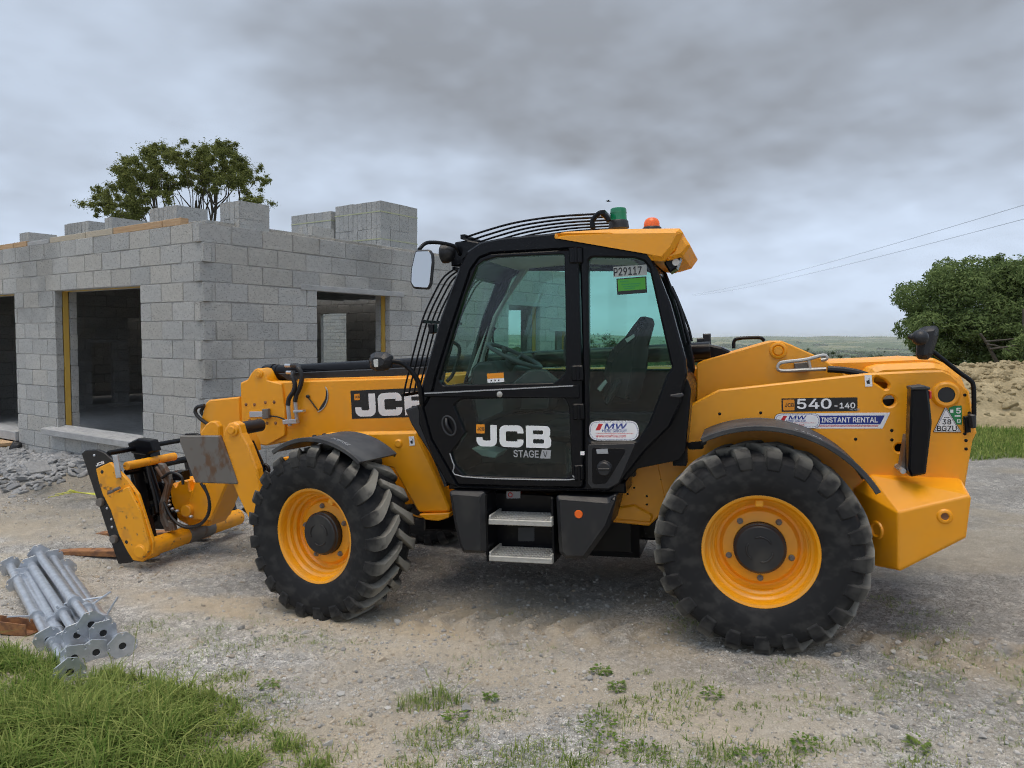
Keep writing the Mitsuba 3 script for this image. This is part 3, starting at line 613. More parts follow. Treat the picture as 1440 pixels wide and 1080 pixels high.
# far front pillar in pale trim, seen through the door glass
fp = [(1.578,2.395),(1.515,2.392),(1.714,2.143),(1.800,2.008),(1.907,1.732),(1.937,1.592),(2.046,1.563),(1.973,1.734),(1.867,1.964)]
part('pillar_trim', prism(fp, .19, .23, .01), 'trim_grey', 30)
part('headlining', prism(np.vstack([top[2:8] - [0, .052], (top[2:8] - [0, .095])[::-1]]), CB + .06, CI - .01, .004), 'trim_grey', 30)
# door
dp = inset(ccw(doorh), .006)
UG = rnd([(1.960,1.586),(1.886,1.813),(1.790,2.065),(1.675,2.302),(1.625,2.333),(1.540,2.350),(1.108,2.339),(1.113,1.854),(1.122,1.621),(1.157,1.580),(1.197,1.554),(1.932,1.549)], .02)
LG = rnd([(1.868,1.425),(1.812,1.459),(1.133,1.464),(1.106,1.405),(1.099,0.987),(1.134,0.956),(1.808,0.965),(1.871,1.035),(1.897,1.111),(1.791,1.241)], .02)
DK = part('door', prism(dp, CI + .005, CO_ + .010, .006, [UG, LG]), 'paint_black', 40, 'black cab door with a glazed upper and lower half')
def dsub(name, m, bsdf, smooth=35, label=None):
    k = key(f'{DK}__{name}'); scene[k] = mikit.ply(m, bsdf, smooth, to_world=MACH)
    if label: tag(k, label)
    return k
dsub('upper_glass', sheet(inset(ccw(UG), -.008), CO_ - .012), 'cab_glass', False)
dsub('lower_glass', sheet(inset(ccw(LG), -.008), CO_ - .012), 'cab_glass', False, 'lower door glass carrying the white maker lettering')
seal = np.array([(1.900,1.110),(1.874,1.035),(1.813,0.959),(1.134,0.952),(1.094,0.980)]); dsub('seal_strip', tube(sm(np.insert(seal, 1, CO_ + .011, 1), 4), .004, 6), 'decal_grey')
rail = [(2.058,1.509),(1.039,1.541),(1.038,1.457),(2.060,1.478)]; dsub('belt_rail', prism(rnd(rail, .008), CO_ + .008, CO_ + .026, .006), 'paint_black')
dsub('belt_trim', prism([(2.056,1.505),(1.071,1.539),(1.072,1.532),(2.056,1.497)], CO_ + .026, CO_ + .029, 0), 'decal_grey', False)
lk = [(1.545,1.489)][0]; dsub('lock', lathe([(0, .012), (.008, .012), (.012, .006), (.018, .004), (.019, 0)], 18, (lk[0], CO_ + .026, lk[1])), 'steel_bare')
hp = np.array([(1.898,1.289)][0])
dsub('handle_recess', rot(lathe([(.036, .0), (.046, .010), (.052, .006), (.054, 0)], 28), [0, 1, 0], 0)[0] * [1.0, 1, 1.35] @ np.eye(3) + np.array([hp[0], CO_ + .010, hp[1]]), 'paint_black') if False else None
ring = np.array([(hp[0] + .044 * math.cos(t) + .012 * math.sin(t), CO_ + .012, hp[1] + .062 * math.sin(t)) for t in np.linspace(0, 2 * math.pi, 29)[:-1]])
dsub('handle_ring', tube(ring, .007, 8, True), 'plastic_grey')
dsub('handle', tube(sm([(hp[0] + .018, CO_ + .012, hp[1] + .045), (hp[0] + .010, CO_ + .030, hp[1] + .015), (hp[0] - .002, CO_ + .030, hp[1] - .015), (hp[0] - .016, CO_ + .012, hp[1] - .045)], 4), .010, 8), 'plastic_black')
gh = [(*p,) for p in [(1.122,1.854),(1.139,1.822),(1.142,1.699),(1.115,1.653)]]; dsub('grab_handle', tube(sm([(u, CI - .03, w) for u, w in gh], 5), .011, 8), 'plastic_black')
gh = [(*p,) for p in [(1.892,1.827),(1.854,1.798),(1.856,1.744),(1.900,1.623),(1.946,1.570)]]; dsub('grab_handle', tube(sm([(u, CI - .03, w) for u, w in gh], 5), .012, 8), 'plastic_black')
for i, (a, b) in enumerate(((230, 305), (790, 865))):
    q = [(803, a), (880, a), (880, b), (803, b)]
    pass
for q in ([(1.078,2.378),(0.996,2.375),(0.996,2.277),(1.077,2.279)], [(1.081,1.659),(1.009,1.659),(1.009,1.564),(1.080,1.563)], [(1.081,1.425),(1.009,1.424),(1.009,1.327),(1.081,1.323)], [(1.081,1.046),(1.023,1.049),(1.023,0.955),(1.081,0.949)]):
    dsub('hinge', prism(rnd(q, .01), CO_ + .004, CO_ + .030, .008), 'paint_black')
    u = np.mean([p[0] for p in q]); w0, w1 = min(p[1] for p in q), max(p[1] for p in q); dsub('hinge_pin', cyl((u - .004, CO_ + .033, w0 + .006), (u - .004, CO_ + .033, w1 - .006), .010, 10), 'paint_black')
# stickers on the cab
def jcb(h):
    """the maker's three wide letters, cap height h, total width about 3.55 h"""
    def rr(x0, y0, x1, y1, r): return Polygon([(x0, y0), (x1, y0), (x1, y1), (x0, y1)]).buffer(-r).buffer(r, quad_segs=6)
    t = .27
    J = unary_union([rr(0, 0, 1.0, .9, .30).difference(rr(.3, t, 1.0 - t - .03, 2.0, .10)).intersection(sbox(0, 0, 1, .42)), sbox(.68, .35, 1.0, 1.0)])
    C = rr(1.12, 0, 2.26, 1.0, .27).difference(rr(1.12 + .31, t, 3, 1 - t, .06)); C = unary_union([C.intersection(sbox(1.1, 0, 2.0, 1)), rr(1.12, 0, 2.26, 1.0, .27).intersection(sbox(1.9, 0, 2.3, .36)).difference(sbox(1.5, t, 1.97, 1)), rr(1.12, 0, 2.26, 1.0, .27).intersection(sbox(1.9, .64, 2.3, 1)).difference(sbox(1.5, 0, 1.97, 1 - t))])
    B = unary_union([rr(2.38, 0, 3.55, .56, .2), rr(2.38, .46, 3.51, 1.0, .2), sbox(2.38, 0, 2.9, 1)]).difference(rr(2.71, .2, 3.22, .40, .05)).difference(rr(2.71, .62, 3.18, .80, .05))
    g = unary_union([J, C, B]).simplify(.004); ms = []
    for ext, hs in rings_of(g): ms.append(flat(ext * h, .0015, [q * h for q in hs]))
    return join(ms)
def badge(h): return flat(rnd([(0, 0), (h, 0), (h, h), (0, h)], h * .08), .0015), move((text('JCB', h * .34, True, .001, .9)[0] * [1, 1, 1], text('JCB', h * .34, True, .001, .9)[1]), (h * .17, h * .33, .0016))
def decal(name, pieces, u, v, w, tilt=0.0, label=None):
    """a sticker: a holder key with one flat piece per colour"""
    k = key(f'{TH_}__{name}')
    for nm, m, bsdf in pieces:
        kk = key(f'{k}__{nm}'); scene[kk] = mikit.ply(onside(m, u, v, w, tilt), bsdf, False, to_world=MACH)
    if label: tag(k, label)
def corner(pt): return pt[0], pt[1]
a = [(1.723,1.155),(1.230,1.159)]; h = (a[0][0] - a[1][0]) / 3.55
LET = jcb(h); bd = badge(.105 * 1.0 * h / .105 * .42)
a2 = corner(a[0]); decal('door_lettering', [('letters', LET, 'decal_white'), ('badge', move(bd[0], (-.01 * h, 1.0 * h - .42 * h + .02 * h, 0)), 'decal_orange'), ('badge_mark', move(bd[1], (-.01 * h, .6 * h, .001)), 'decal_black'),
       ('stage_text', move(text('STAGE', h * .31, True, .001, .86), (1.78 * h, -.44 * h, 0)), 'decal_grey'), ('stage_box', flat([(3.02 * h, -.47 * h), (3.50 * h, -.47 * h), (3.55 * h, -.08 * h), (3.12 * h, -.08 * h)], .001), 'decal_grey'),
       ('stage_mark', move(text('V', h * .27, False, .001, .8), (3.18 * h, -.41 * h, .0012)), 'decal_black')], a2[0], CO_ - .010, a2[1], -1.2, 'white maker lettering on the lower door glass')
def hire(W_, H_):
    """oval hire-firm badge: blue and red print on white"""
    ov = lambda d: rnd([(d, d), (W_ - d, d), (W_ - d, H_ - d), (d, H_ - d)], (H_ / 2 - d) * 1.0, 8)
    return [('edge', flat(ov(-.0025), .001), 'decal_black'), ('face', move(flat(ov(0), .001), (0, 0, .001)), 'decal_white'), ('line', move(flat(ov(.006), .0005, [ov(.0085)]), (0, 0, .002)), 'decal_blue'),
            ('mark', move(flat([(W_ * .13, H_ * .52), (W_ * .22, H_ * .52), (W_ * .285, H_ * .85), (W_ * .195, H_ * .85)], .0006), (0, 0, .002)), 'decal_red'),
            ('name', move(text('MW', H_ * .26, True, .0006, 1.7, .3), (W_ * .31, H_ * .60, .002)), 'decal_blue'), ('firm', move(text('HIRE GROUP', H_ * .15, True, .0006, 1.0, .2), (W_ * .26, H_ * .42, .002)), 'decal_blue'),
            ('rule', move(flat([(W_ * .13, H_ * .345), (W_ * .9, H_ * .345), (W_ * .9, H_ * .37), (W_ * .13, H_ * .37)], .0006), (0, 0, .002)), 'decal_red'), ('web', move(text('www.mwhire.com', H_ * .14, True, .0006, .95), (W_ * .13, H_ * .16, .002)), 'decal_red')]
a = [(0.988,1.195),(0.686,1.199),(0.982,1.315)]; decal('hire_badge', hire(a[0][0] - a[1][0], a[2][1] - a[0][1]), a[0][0], CO_ - .018, a[0][1], 0, 'white oval hire badge on the rear side window')
a = [(0.815,2.184),(0.681,2.179),(0.814,2.247)]; w_ = a[0][0] - a[1][0]; h = a[2][1] - a[0][1]
decal('fleet_number', [('plate', flat([(0, 0), (w_ * 1.5, 0), (w_ * 1.5, h), (0, h)], .0008), 'trim_grey'), ('digits', move(text('P29117', h * .72, True, .001, .72), (w_ * .02, h * .14, .001)), 'decal_black')], a[0][0], CO_ - .018, a[0][1], .6, 'fleet number P29117 on the rear side window')
a = [(0.795,2.077),(0.616,2.072),(0.793,2.175)]; w_ = a[0][0] - a[1][0]; h = a[2][1] - a[0][1]
decal('green_notice', [('sheet', flat([(0, 0), (w_, 0), (w_, h), (0, h)], .0008), 'decal_black'), ('panel', move(flat([(w_ * .04, h * .22), (w_ * .96, h * .22), (w_ * .96, h * .94), (w_ * .04, h * .94)], .0008), (0, 0, .001)), 'decal_lime')] +
      [('line', move(flat([(w_ * x0, h * y), (w_ * x1, h * y), (w_ * x1, h * (y + .05)), (w_ * x0, h * (y + .05))], .0005), (0, 0, .002)), 'decal_green') for y, x0, x1 in ((.78, .12, .4), (.58, .16, .8), (.44, .2, .76), (.32, .24, .6))], a[0][0], CO_ - .018, a[0][1], 1.5, 'green notice below the fleet number')
a = [(1.635,1.561),(1.523,1.567),(1.633,1.620)]; w_ = a[0][0] - a[1][0]; h = a[2][1] - a[0][1]
decal('warning_label', [('sheet', flat([(0, 0), (w_, 0), (w_, h), (0, h)], .0008), 'decal_white'), ('band', move(flat([(0, h * .42), (w_, h * .42), (w_, h), (0, h)], .0008), (0, 0, .001)), 'decal_orange')] + [('dot', move(flat([(w_ * x, h * .12), (w_ * (x + .08), h * .12), (w_ * (x + .08), h * .3), (w_ * x, h * .3)], .0005), (0, 0, .001)), 'decal_black') for x in (.2, .42, .64)], a[0][0], CO_ - .010, a[0][1], 2, 'orange and white warning label on the door glass')
# filler panel, fuel cap, small plates below the quarter window
pv('filler_panel', [(1.002,1.175),(0.693,1.186),(0.807,0.934),(0.873,0.896),(0.984,0.896),(1.009,0.929)], CO_ - .05, CO_ + .004, 'plastic_black', .008, .02)
pv('filler_recess', [(0.970,1.154),(0.754,1.148),(0.858,0.978),(0.891,0.932),(0.974,0.926)], CO_ + .0035, CO_ + .006, 'paint_black', .001, .02)
fc = [(0.895,1.025)][0]; part('fuel_cap', join([lathe([(0, .030), (.036, .030), (.044, .022), (.046, .004), (.05, 0)], 26, (fc[0], CO_ + .005, fc[1])), box((fc[0] - .036, CO_ + .030, fc[1] - .008), (fc[0] + .036, CO_ + .042, fc[1] + .008), .003)]), 'plastic_black')
pv('rating_plate', [(0.944,1.144),(0.873,1.147),(0.870,1.117),(0.939,1.115)], CO_ + .006, CO_ + .008, 'decal_grey', 0)
pv('white_tab', [(1.042,1.131),(1.015,1.132),(1.016,1.107),(1.042,1.107)], CO_ + .0105, CO_ + .012, 'decal_white', 0)
lp = [(0.520,1.480)][0]
part('window_vent', join([tube(np.array([(lp[0] + r_ * math.cos(t), CO_ - .015, lp[1] + r_ * math.sin(t)) for t in np.linspace(0, 2 * math.pi, 25)[:-1]]), .0022, 5, True) for r_ in (.026, .016)]), 'dash_grey')
pv('window_catch', [(0.493,1.472),(0.420,1.483),(0.410,1.466),(0.433,1.454),(0.488,1.459)], CO_, CO_ + .02, 'plastic_grey', .005, .01)
# door sill skirts and steps
for nm, q, v1 in (('skirt', [(1.917,0.864),(1.672,0.864),(1.676,0.465),(1.830,0.460),(1.857,0.506),(1.886,0.642)], 1.03), ('skirt', [(1.204,0.852),(0.882,0.844),(0.820,0.874),(0.874,0.666),(1.022,0.460),(1.155,0.455),(1.194,0.495),(1.201,0.720)], 1.03)):
    pv(nm, q, .55, v1, 'plastic_black', .028, .02)
pv('step_well', [(1.751,0.824),(1.260,0.808),(1.265,0.382),(1.751,0.393)], .55, .80, 'paint_black', .005)
part('indicator', disc((*[(1.059,0.744)][0][:1], 1.031, [(1.059,0.744)][0][1]), .026, .006), 'lens_amber', 40, 'round amber side reflector on the right skirt')
pv('sill_plate', [(1.589,0.830),(1.494,0.832),(1.496,0.786),(1.590,0.783)], .801, .804, 'decal_grey', 0)
rg_ = [(1.563,0.808)][0]; part('prohibition_ring', frame(lathe([(.011, .001), (.014, .0012), (.017, 0)], 18), np.array([1, 0, 0]), np.array([0, 1, 0]), Z3, (rg_[0], .805, rg_[1])), 'decal_red')
pv('riser_plate', [(1.517,0.590),(1.406,0.595),(1.408,0.504),(1.520,0.499)], .801, .803, 'dash_grey', 0)
def step(q0, q1, wtop):
    k = key(f'{TH_}__step'); u0, u1 = max(q0, q1), min(q0, q1)
    scene[f'{k}__tray'] = mikit.ply(join([box((u1, 1.035, wtop - .035), (u0, 1.05, wtop), .004), box((u1, .80, wtop - .035), (u0, .815, wtop), .004), box((u1, .81, wtop - .035), (u1 + .014, 1.04, wtop + .02), .003), box((u0 - .014, .81, wtop - .035), (u0, 1.04, wtop + .02), .003)] + [box((u1 + (u0 - u1) * t - .005, .81, wtop - .03), (u1 + (u0 - u1) * t + .005, 1.04, wtop - .006), .001) for t in (.33, .66)]), 'step_alloy', False, to_world=MACH)
    for i in range(5):
        v = .835 + .045 * i; m = [box((u1 + .012, v - .010, wtop - .012), (u0 - .012, v + .010, wtop - .004), .002)]
        for t in np.arange(u1 + .03, u0 - .02, .024): m.append(prism([(t, wtop - .005), (t + .014, wtop - .005), (t + .010, wtop + .006), (t + .004, wtop + .006)], v - .009, v + .009, .0015))
        scene[key(f'{k}__slat')] = mikit.ply(join(m), 'step_alloy', False, to_world=MACH)
s1 = [(1.639,0.690),(1.227,0.681),(1.645,0.448),(1.231,0.453)]
step(s1[0][0], s1[1][0], (s1[0][1] + s1[1][1]) / 2 + .012); step(s1[2][0], s1[3][0], (s1[2][1] + s1[3][1]) / 2 + .012)
for a_, b_ in (([(1.671,0.845),(1.686,0.409)]), ([(1.233,0.835),(1.245,0.424)])): part('step_hanger', box((a_[0] - .008, .80, b_[1]), (a_[0] + .008, 1.0, a_[1]), .003), 'paint_black', False)
# ---- cab interior
SP = [(0.647,1.950),(0.688,1.949),(0.737,1.892),(0.787,1.825),(0.864,1.759),(0.908,1.683),(0.932,1.586),(0.927,1.489),(0.949,1.447),(0.901,1.405),(0.749,1.403),(0.689,1.623),(0.679,1.760),(0.635,1.909)]
part('seat', prism(rnd(SP, .02), .36, .80, .05), 'seat_fabric', 50)
part('seat_cushion', prism(rnd([(1.36, 1.28), (1.36, 1.17), (.72, 1.12), (.66, 1.24), (.9, 1.27)], .04), .33, .83, .04), 'seat_fabric', 50)
part('seat_base', box((.75, .4, .93), (1.2, .76, 1.13), .03), 'dash_grey', False)
part('armrest', prism(rnd([(0.814,1.569),(0.802,1.542),(0.885,1.392),(0.918,1.412),(0.841,1.556)], .02), .82, .87, .012), 'seat_fabric', 45)
part('seat_belt_tag', prism([(0.779,1.811),(0.722,1.841),(0.717,1.822),(0.766,1.788)], .81, .815, .001), 'trim_grey', False)
part('seat_side_panel', prism(rnd([(0.965,1.502),(0.909,1.562),(0.900,1.541),(0.945,1.482)], .006), .79, .81, .003), 'trim_grey', 30)
part('interior_console', prism(rnd([(1.985,1.550),(1.900,1.641),(1.785,1.692),(1.643,1.650),(1.440,1.612),(1.334,1.523),(1.371,1.328),(1.944,1.316)], .03), .20, .42, .02), 'dash_grey', 45)
part('dashboard', prism(rnd([(1.820,1.500),(1.815,1.647),(1.767,1.690),(1.659,1.695),(1.616,1.643),(1.574,1.526),(1.579,1.351),(1.782,1.263)], .03), .33, .80, .02), 'dash_grey', 45)
part('side_ledge', prism(rnd([(1.492,1.554),(1.385,1.633),(1.287,1.636),(1.200,1.565),(1.202,1.505),(1.473,1.509)], .02), .84, .92, .01), 'dash_grey', 40)
sw = [np.array([*p]) for p in [(1.757,1.810),(1.400,1.638)]]; c = (sw[0] + sw[1]) / 2; ax = (sw[1] - sw[0]) / 2; Rw = np.linalg.norm(ax) ; d1 = np.array([ax[0], 0, ax[1]]); d2 = np.array([0, Rw, 0])
wc = np.array([c[0], .56, c[1]]); k = key(f'{TH_}__steering_wheel'); ring = np.array([wc + d1 * math.cos(t) + d2 * math.sin(t) * .95 for t in np.linspace(0, 2 * math.pi, 41)[:-1]])
nrm = np.cross(d1, d2); nrm /= np.linalg.norm(nrm); nrm = nrm if nrm[2] > 0 else -nrm
scene[f'{k}__rim'] = mikit.ply(tube(ring, .015, 9, True), 'wheel_grey', True, to_world=MACH)
for t in (0.5, 2.6, 4.7): scene[key(f'{k}__spoke')] = mikit.ply(tube(sm([wc - nrm * .03, wc - nrm * .025 + (d1 * math.cos(t) + d2 * math.sin(t)) * .5, wc + (d1 * math.cos(t) + d2 * math.sin(t)) * .97], 4), .009, 7), 'wheel_grey', True, to_world=MACH)
scene[f'{k}__boss'] = mikit.ply(tube([wc - nrm * .06, wc - nrm * .05, wc - nrm * .01, wc - nrm * .005], [.03, .045, .045, .03], 16), 'plastic_grey', 40, to_world=MACH)
kn = wc + (d1 * math.cos(1.7) + d2 * math.sin(1.7)) * .95; scene[f'{k}__knob'] = mikit.ply(ico(kn + nrm * .035, .024), 'plastic_grey', True, to_world=MACH)
part('steering_column', tube([wc - nrm * .04, wc - nrm * .30 + np.array([.10, 0, -.05])], [.035, .05], 12), 'dash_grey')
part('inside_mirror', join([np.broadcast_to(0, 1) is None or ico((0, 0, 0), (.035, .012, .010), 2)]) if False else move(ico((0, 0, 0), (.036, .06, .012), 2), ([(0.990,2.295)][0][0], .60, [(0.990,2.295)][0][1])), 'plastic_black', True)
for i, q in enumerate(([(1.790,1.792),(1.794,1.883),(1.774,1.928)], [(1.518,1.602),(1.492,1.692),(1.498,1.737)])): part('control_lever', tube(sm([(u, .36, w) for u, w in q], 4), [.008] * 8 + [.016] if len(sm([(u, .36, w) for u, w in q], 4)) == 9 else .009, 8), 'plastic_black')
part('wiper_arm', tube(sm([(u - .05, .70, w) for u, w in [(1.880,1.582),(1.737,1.991),(1.639,2.240)]], 5), .008, 6), 'paint_black')
part('pedal_plate', prism([(1.863,1.099),(1.756,1.092),(1.665,1.071),(1.696,1.034),(1.788,1.048)], .5, .7, .004), 'trim_grey', False)
# ---- yellow roof cowl at the rear, beacons, rear grille
CW = [(1.166,2.464),(1.098,2.474),(0.828,2.470),(0.416,2.445),(0.396,2.417),(0.449,2.321),(0.508,2.261),(0.584,2.270),(0.622,2.325),(0.699,2.383),(0.829,2.416),(1.167,2.436)]
pv('roof_cowl', CW, .12, 1.035, 'paint_yellow', .03, .01)
pv('cowl_corner', [(0.424,2.418),(0.386,2.391),(0.358,2.345),(0.402,2.285),(0.509,2.259),(0.462,2.323)], .15, 1.0, 'paint_yellow', .02, .01)
pv('roof_light_housing', [(0.516,2.269),(0.413,2.293),(0.445,2.218),(0.483,2.195),(0.512,2.247)], .80, .96, 'paint_black', .01, .005)
part('work_light', disc(([(0.446,2.254)][0][0], .962, [(0.446,2.254)][0][1]), .022, .004), 'lens_clear')
def beacon(px0, px1, wb, wt, v, bsdf, label, dome):
    u = (px0 + px1) / 2; R = abs(px0 - px1) / 2; H = wt - wb; k = key(f'{TH_}__beacon')
    pr_ = [(0, H), (R * .8, H * .985), (R * .95, H * .93), (R, H * .80), (R * 1.02, H * .25), (R * 1.05, 0)] if not dome else [(0, H), (R * .45, H * .95), (R * .78, H * .78), (R * .96, H * .5), (R, H * .2), (R, 0)]
    scene[f'{k}__lens'] = mikit.ply(frame(lathe([(a, b) for a, b in pr_], 26), np.array([1, 0, 0]), Z3, np.array([0, 1, 0]), (u, v, wb)), bsdf, 40, to_world=MACH)
    scene[f'{k}__base'] = mikit.ply(frame(lathe([(R * 1.05, .0), (R * 1.2, -.008), (R * 1.25, -.03), (R * 1.3, -.05), (0, -.05)], 26), np.array([1, 0, 0]), Z3, np.array([0, 1, 0]), (u, v, wb)), 'plastic_black', 40, to_world=MACH)
    if not dome:
        scene[f'{k}__band'] = mikit.ply(frame(lathe([(R * 1.03, H * .56), (R * 1.05, H * .58), (R * 1.05, H * .62), (R * 1.03, H * .64)], 26), np.array([1, 0, 0]), Z3, np.array([0, 1, 0]), (u, v, wb)), bsdf, 40, to_world=MACH)
    tag(k, label)
b1 = [(0.853,2.551),(0.753,2.544),(0.801,2.628)]; beacon(b1[0][0], b1[1][0], b1[0][1], b1[2][1], .80, 'lens_green', 'green flashing beacon on the cab roof', False)
b2 = [(0.694,2.555),(0.589,2.547),(0.640,2.618)]; beacon(b2[0][0], b2[1][0], b2[0][1], b2[2][1], .40, 'lens_amber', 'amber domed beacon on the cab roof', True)
# guards: six bars over the roof, nine in front of the windscreen
RB = np.array([(1.785,2.502),(1.666,2.530),(1.495,2.564),(1.327,2.582),(1.137,2.589),(0.899,2.584)]); k = key(f'{TH_}__roof_guard')
for i, v in enumerate((.90, .77, .64, .51, .38, .25)): scene[key(f'{k}__bar')] = mikit.ply(tube(np.insert(sm(RB, 5), 1, v, 1), .0068, 8), 'paint_black', True, to_world=MACH)
for q in (RB[0], RB[-1] - [0.02, .0]): scene[key(f'{k}__crossbar')] = mikit.ply(box((q[0] - .016, .20, q[1] - .014), (q[0] + .016, .95, q[1] + .014), .004), 'paint_black', False, to_world=MACH)
scene[f'{k}__bracket'] = mikit.ply(tube(np.insert(sm([(0.941,2.490),(0.944,2.538),(0.913,2.574),(0.887,2.583),(0.855,2.556),(0.843,2.530)], 5), 1, .93, 1), .016, 10), 'paint_black', True, to_world=MACH)
scene[f'{k}__foot'] = mikit.ply(prism(rnd([(1.848,2.473),(1.761,2.480),(1.683,2.461),(1.692,2.388),(1.765,2.379),(1.809,2.341),(1.866,2.318),(1.881,2.366),(1.857,2.426)], .01), .86, .93, .008), 'paint_black', 30, to_world=MACH)
SB = np.array([(1.854,2.302),(1.933,2.250),(1.996,2.160),(2.084,1.999),(2.160,1.779),(2.221,1.585),(2.248,1.487)]); k = key(f'{TH_}__windscreen_guard')
for i in range(9):
    v = .93 - .085 * i; scene[key(f'{k}__bar')] = mikit.ply(tube(np.insert(sm(SB, 5), 1, v, 1), 0.0062, 8), 'paint_black', True, to_world=MACH)
for q in (SB[0], SB[3] + [0.0, -.03], SB[-1]): scene[key(f'{k}__crossbar')] = mikit.ply(box((q[0] - .010, .22, q[1] - .010), (q[0] + .010, .95, q[1] + .010), .003), 'paint_black', False, to_world=MACH)
scene[f'{k}__clip'] = mikit.ply(prism(rnd([(2.051,1.953),(2.004,1.951),(2.006,1.892),(2.039,1.886)], .006), .88, .95, .006), 'paint_black', 30, to_world=MACH)
# front mirrors and front work light
MR = [(2.012,2.404),(1.911,2.400),(1.891,2.368),(1.889,2.319),(1.908,2.191),(1.927,2.153),(2.033,2.165),(2.053,2.205),(2.045,2.290)]
k = key(f'{TH_}__mirror')
scene[f'{k}__shell'] = mikit.ply(prism(rnd(MR, .03), 1.172, 1.20, .010), 'plastic_black', 40, to_world=MACH)
gm = inset(ccw(rnd(MR, .03)), .012); scene[f'{k}__glass'] = mikit.ply(rot(prism(gm, 1.2005, 1.2035, .0005), [0, 0, 1], 0, (MR[0][0], 1.20, 0)), 'mirror_glass', False, to_world=MACH)
scene[f'{k}__arm'] = mikit.ply(tube(np.insert(sm([(2.002,2.407),(1.979,2.449),(1.942,2.461),(1.871,2.452),(1.822,2.433),(1.813,2.389)], 5), 1, np.linspace(1.16, .93, 26), 1), .012, 9), 'paint_black', True, to_world=MACH); tag(k, 'upper front mirror on a curved arm by the windscreen')
wl = [(1.909,2.406)][0]; part('front_work_light', join([frame(lathe([(0, .0), (.05, .008), (.066, .02), (.066, .05), (.05, .085), (.02, .1), (0, .1)], 26), np.array([0, 1, 0]), np.array([-1, 0, 0]), Z3, (wl[0] + .04, .93, wl[1]))]), 'plastic_black', 40)
pv('light_bracket', [(1.880,2.413),(1.803,2.421),(1.788,2.339),(1.828,2.315),(1.879,2.320)], .86, .93, 'paint_black', .008, .006)
k = key(f'{TH_}__mirror')
hd = [(2.414,1.722),(2.403,1.761),(2.365,1.780),(2.299,1.775),(2.254,1.752),(2.250,1.718),(2.266,1.676),(2.304,1.656),(2.361,1.653),(2.405,1.671)]
scene[f'{k}__shell'] = mikit.ply(prism(rnd(hd, .02), 1.02, 1.12, .035), 'plastic_black', 50, to_world=MACH)
q = [(2.363,1.729),(2.329,1.735),(2.331,1.681),(2.360,1.681)]; scene[f'{k}__lens'] = mikit.ply(prism(rnd(q, .008), 1.118, 1.124, .002), 'lens_clear', 30, to_world=MACH)
scene[f'{k}__arm'] = mikit.ply(tube(np.insert(sm([(2.308,1.712),(2.242,1.714),(2.187,1.696),(2.130,1.636),(2.096,1.559),(2.086,1.431)], 5), 1, np.linspace(1.08, 1.0, 26), 1), .017, 9), 'paint_black', True, to_world=MACH); tag(k, 'lower front mirror head on a bent black arm')
# duct at the cab's front lower corner
pv('cab_corner_duct', [(2.222,1.392),(2.122,1.426),(2.105,1.308),(2.017,1.072),(1.943,0.879),(1.964,0.906),(2.053,1.099),(2.180,1.294)], .80, .98, 'plastic_black', .012, .01)
# ---- boom
BH, BR_, = .05, -.36
BO = [(4.159,1.529),(4.154,1.556),(4.086,1.581),(4.048,1.633),(4.012,1.665),(3.976,1.676),(3.939,1.668),(3.909,1.637),(3.888,1.562),(3.709,1.559),(2.646,1.570),(1.986,1.599),(0.558,1.602)] + [(-.55, 1.60), (-.55, 1.30), (.4, 1.22), (1.6, 1.19)] + [(2.603,1.127),(2.774,1.106),(3.317,1.078),(3.752,1.047),(3.934,1.019),(4.168,1.052)]
pv('boom', BO, BR_, BH, 'paint_yellow', .012)
pv('boom_edge', [(3.624,1.575),(2.646,1.582),(1.986,1.609),(0.573,1.607),(0.573,1.597),(1.986,1.592),(2.647,1.562),(3.625,1.558)], BR_ + .04, BH - .035, 'paint_yellow', .004)
pv('boom_nose_plate', [(4.137,1.528),(4.132,1.553),(4.068,1.575),(4.023,1.633),(3.987,1.665),(3.956,1.674),(3.918,1.664),(3.893,1.634),(3.875,1.571),(3.741,1.539),(3.718,1.332),(3.729,1.110),(3.904,1.027),(4.146,1.056)], BH, .075, 'paint_yellow', .006)
q = [(3.946,1.627)][0]; part('boom_pin', lathe([(0, .022), (.02, .022), (.022, .014), (.034, .012), (.036, 0)], 22, (q[0], .075, q[1])), 'paint_yellow')
bolts('boom_bolt', [(4.090,1.371),(4.008,1.370),(3.901,1.387),(3.817,1.389),(4.062,1.237),(3.981,1.238),(3.894,1.213),(3.812,1.213)], .075, .012, .010, 'rust')
pv('sensor_plate', [(4.055,1.311),(3.916,1.314),(3.915,1.267),(4.054,1.264)], .076, .086, 'galvanised', .002)
pv('sensor_block', [(3.912,1.334),(3.854,1.337),(3.854,1.257),(3.913,1.251)], .076, .115, 'steel_worn', .005)
part('sensor_cable', tube(np.insert(sm([(3.854,1.275),(3.783,1.267),(3.716,1.244),(3.681,1.200)], 4), 1, .09, 1), .006, 6), 'hose_rubber')
tp = np.array([(3.993,1.628),(2.530,1.654),(1.269,1.689),(0.649,1.710)]); d_ = np.polyfit(tp[:, 0], tp[:, 1], 1); ru = lambda u: d_[0] * u + d_[1]
u0, u1 = tp[0][0] + .05, .30
part('boom_cylinder', tube([(u0, -.15, ru(u0)), (u0 - .14, -.15, ru(u0 - .14)), (u0 - .141, -.15, ru(u0 - .14)), (u1, -.15, ru(u1))], [.072, .072, .066, .066], 22), 'paint_black', 40, 'long black hydraulic cylinder lying along the boom')
part('cylinder_saddle', tube([(u0 - .02, -.15, ru(u0) - .005), (u0 - .10, -.15, ru(u0))], [.082, .082], 22), 'paint_black', 40)
pv('cylinder_cover', [(3.863,1.625),(2.492,1.651),(2.495,1.575),(2.697,1.566),(3.763,1.555)], -.24, -.06, 'decal_black', .01)
